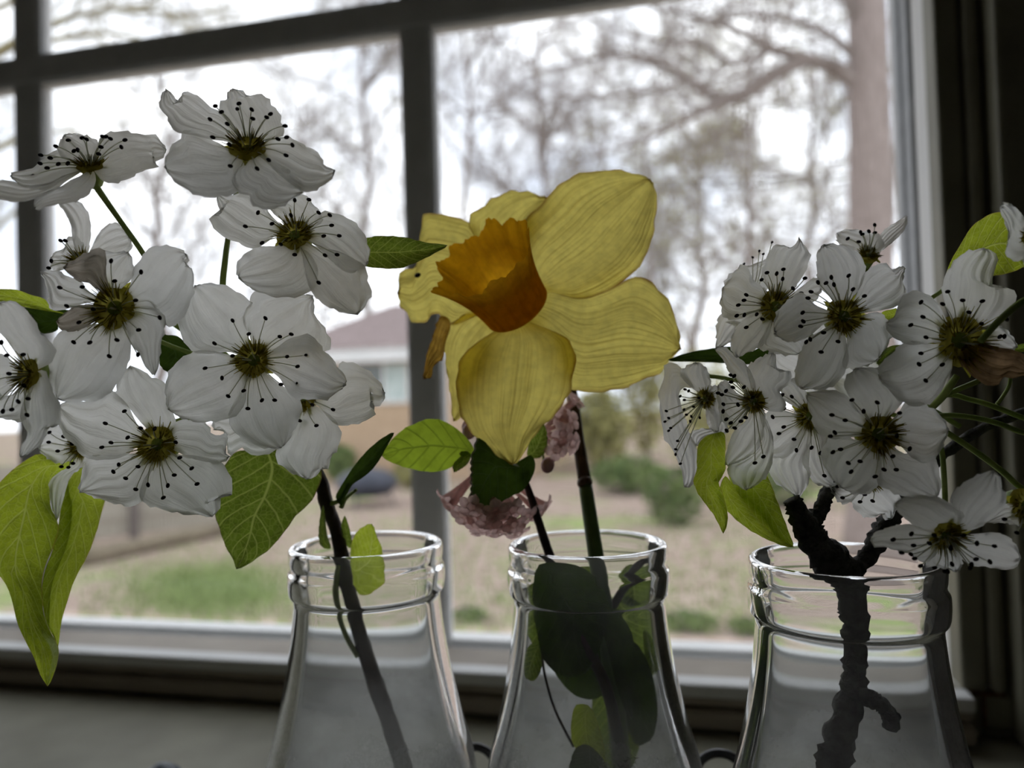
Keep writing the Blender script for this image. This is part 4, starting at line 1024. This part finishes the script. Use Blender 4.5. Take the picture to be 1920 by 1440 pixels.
lg0, lg1 = gp(150, 1062), gp(430, 1000)
v, f = tube(np.linspace(lg0, lg1, 6) + np.array([0, 0, .10]), .11, 10, True, .1)
tag(obj('landscape_log', v, f, M['log']), 'dark log edging lying on the soil in front of the fence', 'log')

# dark covered barbecue
q = gp(690, 948); q2 = gp(742, 948); w = abs(q2[0] - q[0])*1.05
bq = empty('kettle_barbecue', q); tag(bq, 'dark blue rounded kettle barbecue on short legs before the tan house', 'barbecue')
v, f = lathe([(.001,.16),(w*.7,.20),(w*.98,.36),(w,.44),(w*.92,.56),(w*.62,.68),(w*.2,.73),(.001,.735)], (q[0], q[1], GZ), 24, closed=False); obj('kettle', v, f, M['steel'], bq)
for a in (.4, 2.5, 4.6):
    v, f = tube([(q[0] + w*.6*math.cos(a), q[1] + w*.6*math.sin(a), GZ + .3), (q[0] + w*.85*math.cos(a), q[1] + w*.85*math.sin(a), GZ)], .02, 6); obj('leg', v, f, M['steel'], bq)
v, f = tube([(q[0] - .08, q[1] - .1, GZ + .73), (q[0] - .06, q[1] - .1, GZ + .80), (q[0] + .06, q[1] - .1, GZ + .80), (q[0] + .08, q[1] - .1, GZ + .73)], .012, 6); obj('handle', v, f, M['steel'], bq)

# ---- trees
def grow(mb, p, d, length, rad, depth, rs, droop=0.0, curve=.35, minr=.004, sides=4, split=(2, 4), up=.15):
    n = 4
    q = [p]; dd = d/np.linalg.norm(d)
    for i in range(n):
        dd = dd + rs.normal(size=3)*curve*.35; dd[2] += up*.25 - droop; dd /= np.linalg.norm(dd)
        q.append(q[-1] + dd*length/n)
    rr = np.linspace(rad, max(rad*.55, minr*.7), n + 1)
    mb.tube(q, rr, sides, 0, False)
    if depth <= 0: return
    for k in range(rs.integers(split[0], split[1] + 1)):
        t = rs.uniform(.3, 1.0); i = min(int(t*n), n - 1); s = q[i] + (q[i+1] - q[i])*(t*n - i)
        nd = dd + rs.normal(size=3)*.75; nd[2] += up
        grow(mb, s, nd, length*rs.uniform(.5, .8), max(rad*rs.uniform(.4, .62), minr*.6), depth - 1, rs, droop, curve, minr, sides, split, up)

def bud_cloud(c, rad, n, size, rs):
    V = []; Fc = []
    p = rs.normal(size=(n, 3)); p /= np.linalg.norm(p, axis=1)[:, None]; p *= (rs.random(n)**.4)[:, None]*np.array(rad); p += c
    a = rs.normal(size=(n, 3)); a /= np.linalg.norm(a, axis=1)[:, None]; b3 = np.cross(a, rs.normal(size=(n, 3))); b3 /= np.linalg.norm(b3, axis=1)[:, None]
    s = size*rs.uniform(.5, 1.3, n)[:, None]
    V = np.stack([p - a*s, p + b3*s*.5, p + a*s, p - b3*s*.5], 1).reshape(-1, 3)
    return V, [(4*i, 4*i + 1, 4*i + 2, 4*i + 3) for i in range(n)]

# the big trunk at the right, limbs reach left
rs = np.random.default_rng(21)
TD = 9.0
def T(px, py, d=TD): return P(np.array(float(px)), np.array(float(py)), np.array(float(d)))
tb = T(1628, 1000); tb[2] = GZ
bt = empty('bare_tree', tb); tag(bt, 'thick pinkish-brown bare tree trunk with long limbs reaching sideways near the window', 'tree', 'bare trees in the yard')
mm_ = TD/F_PX
trunk = smooth_pts([tb + [.02, 0, -.1], T(1632, 800), T(1632, 450), T(1630, 200), T(1625, 0), T(1618, -250), T(1600, -600)], 4)
v, f = tube(trunk, np.interp(np.linspace(0, 1, len(trunk)), [0, .06, .15, .5, 1], [60*mm_, 44*mm_, 39*mm_, 37*mm_, 24*mm_]), 16, True, .08)
obj('trunk', v, f, M['treebark'], bt)
limbs = [([(1620,165),(1570,130),(1510,110),(1450,92),(1390,60),(1330,40),(1260,20),(1190,5)], [9,9.0,8.7,8.5,8.3,8.2,8.1,8.0], [20,15,12,9,7,5,4,2]),
         ([(1512,112),(1460,135),(1420,160),(1390,180),(1350,195),(1300,215),(1240,248),(1180,272),(1120,290)], [8.7,8.6,8.5,8.4,8.3,8.2,8.1,8,7.9], [12,13,13,12,9,7,5,4,2]),
         ([(1395,182),(1340,178),(1290,150),(1250,122),(1200,108),(1140,105),(1060,125),(990,140)], [8.4,8.3,8.2,8.1,8,8,7.9,7.9], [9,8,7,6,6,5,3,2]),
         ([(1450,92),(1400,112),(1360,115),(1320,85),(1270,82),(1230,75),(1170,60),(1110,35)], [8.5,8.4,8.4,8.3,8.2,8.1,8,8], [7,7,6,6,5,4,3,2]),
         ([(1620,120),(1560,70),(1500,40),(1430,30),(1340,35),(1280,50)], [9,8.9,8.8,8.7,8.6,8.5], [10,7,6,5,4,2]),
         ([(1300,160),(1330,175),(1350,190)], [8.2,8.3,8.3], [5,5,5]),
         ([(1290,150),(1240,165),(1180,175),(1110,180),(1040,185)], [8.2,8.1,8,8,7.9], [4,4,3,3,2]),
         ([(1625,60),(1600,20),(1560,-20),(1500,-60)], [9,8.9,8.8,8.7], [10,8,6,4]),
         ([(1640,-60),(1500,-140),(1300,-180),(1100,-200)], [9,8.8,8.6,8.4], [16,12,8,5])]
tw = MB()
for q, d, r in limbs:
    a = smooth_pts(np.column_stack([np.array(q, float), d, r]), 5)
    p3 = P(a[:, 0], a[:, 1], a[:, 2])
    v, f = tube(p3, a[:, 3]*a[:, 2]/F_PX, 8, True, .1); obj('limb', v, f, M['twigs'], bt)
    for k in range(len(p3)):
        if rs.random() < .55:
            dd = (p3[min(k+1, len(p3)-1)] - p3[max(k-1, 0)]); dd /= np.linalg.norm(dd); dd = dd + rs.normal(size=3)*.7
            grow(tw, p3[k], dd, rs.uniform(.35, .9), .010, 2, rs, sides=4, minr=.004)
o_ = tw.build('twigs', M['twigs'], bt, True); o_['kind'] = 'stuff'

# slender trees and the thicket behind
def bare_tree(px, dist, top_py, trunk_px, label, seed, mtr='twigs', depth=4, n1=14, spread=.8, buds=0, budm='olive', lean=0.0, lo=.3):
    rs = np.random.default_rng(seed)
    base = P(np.array(float(px)), np.array(900.), np.array(float(dist))); base[2] = GZ
    top = P(np.array(px + lean), np.array(float(top_py)), np.array(float(dist)))
    h = top[2] - GZ
    t = empty('bare_tree', base); tag(t, label, 'tree', 'bare trees in the yard')
    ax_ = np.array([top[0] - base[0], top[1] - base[1], h]); r0 = trunk_px*dist/F_PX/2
    n = 10; q = [base + ax_*i/n + (rs.normal(size=3)*.012*h*(i > 0)*[1, 1, 0]) for i in range(n + 1)]
    v, f = tube(smooth_pts(q, 2), np.linspace(r0*1.15, r0*.25, 2*n + 1), 8); obj('trunk', v, f, M[mtr], t)
    mb = MB(); ends = []
    for k in range(n1):
        s = rs.uniform(lo, 1.0); i = min(int(s*n), n - 1); p = q[i] + (q[i+1] - q[i])*(s*n - i)
        a = rs.uniform(0, 6.283); d = np.array([math.cos(a)*spread, math.sin(a)*spread, rs.uniform(.25, 1.0)])
        grow(mb, p, d, h*rs.uniform(.16, .30)*(1.15 - .5*s), r0*.32, depth, rs, minr=.0009*dist/2, sides=3, split=(2, 4))
        ends.append(p + d*h*.15)
    b_ = mb.build('branches', M[mtr], t, True); b_['kind'] = 'stuff'
    if buds:
        V = np.concatenate(mb.v); idx = rs.integers(0, len(V), buds)
        p = V[idx] + rs.normal(size=(buds, 3))*.12
        a = rs.normal(size=(buds, 3)); a /= np.linalg.norm(a, axis=1)[:, None]; c = np.cross(a, rs.normal(size=(buds, 3))); c /= np.linalg.norm(c, axis=1)[:, None]
        s = .0035*dist/2*rs.uniform(.6, 1.5, buds)[:, None]
        VV = np.stack([p - a*s, p + c*s*.6, p + a*s, p - c*s*.6], 1).reshape(-1, 3)
        o2 = obj('buds', VV, [(4*i, 4*i+1, 4*i+2, 4*i+3) for i in range(buds)], M[budm], t, smooth=False); o2['kind'] = 'stuff'
    return t
bare_tree(898, 16, -120, 16, 'slender dark bare tree rising straight behind the daffodil', 31, 'twigs', 4, 16, .7, lean=-25, lo=.45)
bare_tree(1215, 30, 130, 12, 'thin grey bare tree behind the daffodil petals', 32, 'twigs', 4, 16, .8, 2600, 'olive', lo=.25)
bare_tree(1400, 19, 60, 16, 'bushy bare tree with tan buds beside the thick trunk', 33, 'twigs', 4, 20, .9, 4000, 'olive', lo=.2)
bare_tree(1520, 38, 130, 18, 'grey bare tree just beside the thick trunk', 34, 'twigs', 4, 20, .9, 3000, 'olive', lo=.2)
bare_tree(1020, 42, 60, 20, 'far grey bare tree seen above the daffodil', 35, 'twigs', 4, 22, .9, lo=.25)
bare_tree(690, 30, 20, 18, 'far grey bare tree rising behind the house roof', 36, 'twigs', 4, 22, .8, 1500, 'olive', lo=.3)
bare_tree(560, 46, 230, 20, 'low hazy bare tree behind the topmost pear blossoms', 37, 'twigs', 4, 20, .9, lo=.2)
bare_tree(300, 30, 140, 20, 'hazy bare tree behind the far blossoms and the fence', 38, 'twigs', 4, 20, .9, lo=.25)
bare_tree(1680, 13.5, 100, 14, 'thin bare tree half hidden by the thick trunk', 39, 'twigs', 4, 16, .8, lo=.2)
bare_tree(1310, 50, 250, 18, 'far low bare tree with yellow-green buds beyond the yard', 41, 'twigs', 4, 22, 1.0, 5000, 'olive', lo=.15)
bare_tree(1130, 90, 230, 18, 'far low bare tree with tan haze of buds', 42, 'twigs', 4, 22, 1.0, 3000, 'olive', lo=.15)
# near tree at the far left: yellowish limbs crossing the upper panes
rs = np.random.default_rng(51); ND = 7.0
nb = T(-60, 1000, ND); nb[2] = GZ
nt_ = empty('bare_tree', nb); tag(nt_, 'bare tree with yellow-brown limbs crossing the upper left panes', 'tree', 'bare trees in the yard')
M['limb'] = noisy('lichen_limb', (.20,.17,.09), (.32,.28,.16), 8, .95)
v, f = tube(smooth_pts([nb, T(-55, 700, ND), T(-45, 400, ND), T(-60, 0, ND), T(-80, -300, ND)], 4), np.linspace(.17, .09, 17), 12, True, .1); obj('trunk', v, f, M['limb'], nt_)
tw = MB()
for q, r in (([(-45,120),(20,85),(80,55),(140,30),(230,15),(330,5)], [12,10,8,6,4,2]), ([(20,85),(100,75),(190,62),(260,72),(330,95)], [7,6,5,4,2]),
             ([(-50,300),(0,275),(40,262),(120,245),(200,252)], [9,7,6,4,2]), ([(-50,20),(10,10),(60,-30)], [8,6,4]), ([(200,18),(280,22),(350,28),(430,12)], [4,4,3,2]), ([(-50,480),(5,415),(60,380)], [7,5,3])):
    a = smooth_pts(np.column_stack([np.array(q, float), r]), 5); p3 = P(a[:, 0], a[:, 1], np.full(len(a), ND))
    v, f = tube(p3, a[:, 2]*ND/F_PX, 8, True, .1); obj('limb', v, f, M['limb'], nt_)
    for k in range(len(p3)):
        if rs.random() < .5: grow(tw, p3[k], np.array([.6, rs.normal()*.4, rs.normal()*.6]), rs.uniform(.3, .7), .008, 2, rs, sides=4, minr=.003)
o_ = tw.build('twigs', M['limb'], nt_, True); o_['kind'] = 'stuff'

# shrubs
def shrub(px, py, wpx, hpx, label, seed, m='bush', n=900):
    rs = np.random.default_rng(seed); b0 = gp(px, py); d = np.dot(b0 - CAM, FW); k = d/F_PX
    t = empty('shrub', b0); tag(t, label, 'shrub', 'shrubs in the yard')
    c = b0 + np.array([0, 0, hpx*k*.52]); mb = MB()
    for i in range(9):
        e_ = c + rs.normal(size=3)*[wpx*k*.28, wpx*k*.2, hpx*k*.2]; mb.tube([b0 + rs.normal(size=3)*[.05, .05, 0], (b0 + e_)/2 + rs.normal(size=3)*.03, e_], [.018, .012, .006], 5)
    mb.build('stems', M['twigs'], t, True)
    V, Fc = bud_cloud(c, (wpx*k*.5, wpx*k*.4, hpx*k*.5), n, .055*d/10, rs)
    V[:, 2] = np.maximum(V[:, 2], GZ + .01)
    o_ = obj('foliage', V, Fc, M[m], t, smooth=False); o_['kind'] = 'stuff'
shrub(1265, 985, 120, 110, 'leafy green shrub on the yard behind the bottles', 61)
shrub(1180, 925, 150, 70, 'low green shrub behind the daffodil stem', 62)
shrub(1330, 905, 170, 260, 'tall yellow-green shrub behind the blossoms turned to the daffodil', 63, 'olive', 1500)
shrub(1470, 950, 160, 120, 'green shrub behind the forked twig', 64)
shrub(880, 1165, 60, 26, 'small green tuft of weeds close to the window', 65, n=220)
shrub(1290, 1180, 110, 34, 'spreading green weeds close to the window', 66, n=320)
shrub(1400, 1190, 70, 30, 'small round clump of weeds close to the window', 67, n=220)
shrub(1128, 880, 120, 150, 'broad tan budding shrub beside the end of the house', 70, 'olive', 1600)
shrub(1215, 858, 110, 290, 'tall hazy yellow-green shrub beyond the low green shrub', 71, 'olive', 1400)
shrub(640, 905, 60, 70, 'rounded green shrub beside the barbecue', 68)
shrub(780, 915, 90, 60, 'yellow-green shrub at the foot of the house', 69, 'olive')

# grass tufts on the near yard
rs = np.random.default_rng(77); nbl = 9000
pxs = np.concatenate([rs.normal(390, 75, 4200), rs.uniform(150, 1500, 4800)]); pys = np.concatenate([rs.normal(1105, 26, 4200), rs.uniform(960, 1190, 4800)])
base = np.array([gp(a, c) for a, c in zip(pxs, pys)])
def off_line(p, a, b):      # distance on the ground from the line a-b
    e = (b - a)[:2]; t = np.clip(((p[:, :2] - a[:2])@e)/(e@e), 0, 1)
    return np.linalg.norm(p[:, :2] - a[:2] - t[:, None]*e, axis=1)
base = base[(off_line(base, lg0, lg1) > .2) & (off_line(base, a0, a0 + dv*tot) > .25)]; nbl = len(base)   # none grows through the log or the fence
h = rs.uniform(.03, .085, nbl)[:, None]; dr = rs.normal(size=(nbl, 3))*.4; dr[:, 2] = 1
sd = np.stack([np.ones(nbl), np.zeros(nbl), np.zeros(nbl)], 1)*.012
VV = np.stack([base - sd, base + sd, base + dr*h], 1).reshape(-1, 3)
go = obj('grass', VV, [(3*i, 3*i+1, 3*i+2) for i in range(nbl)], M['grassblade'], smooth=False)
tag(go, 'short green grass tufts growing on the bare soil of the yard', 'grass', kind='stuff')

# overhead cables
for k, (y0, y1) in enumerate(((352, 322), (340, 310))):
    a = P(np.linspace(1240, 1800, 9), np.linspace(y0, y1, 9) + 8*np.sin(np.linspace(0, 3.14, 9)), np.full(9, 23.5 + k))
    v, f = tube(a, .022, 6); tag(obj('overhead_cable', v, f, M['cable']), ('lower of two thin dark cables strung past the thick tree trunk', 'upper of two thin dark cables strung past the thick tree trunk')[k], 'cable', 'overhead cables')
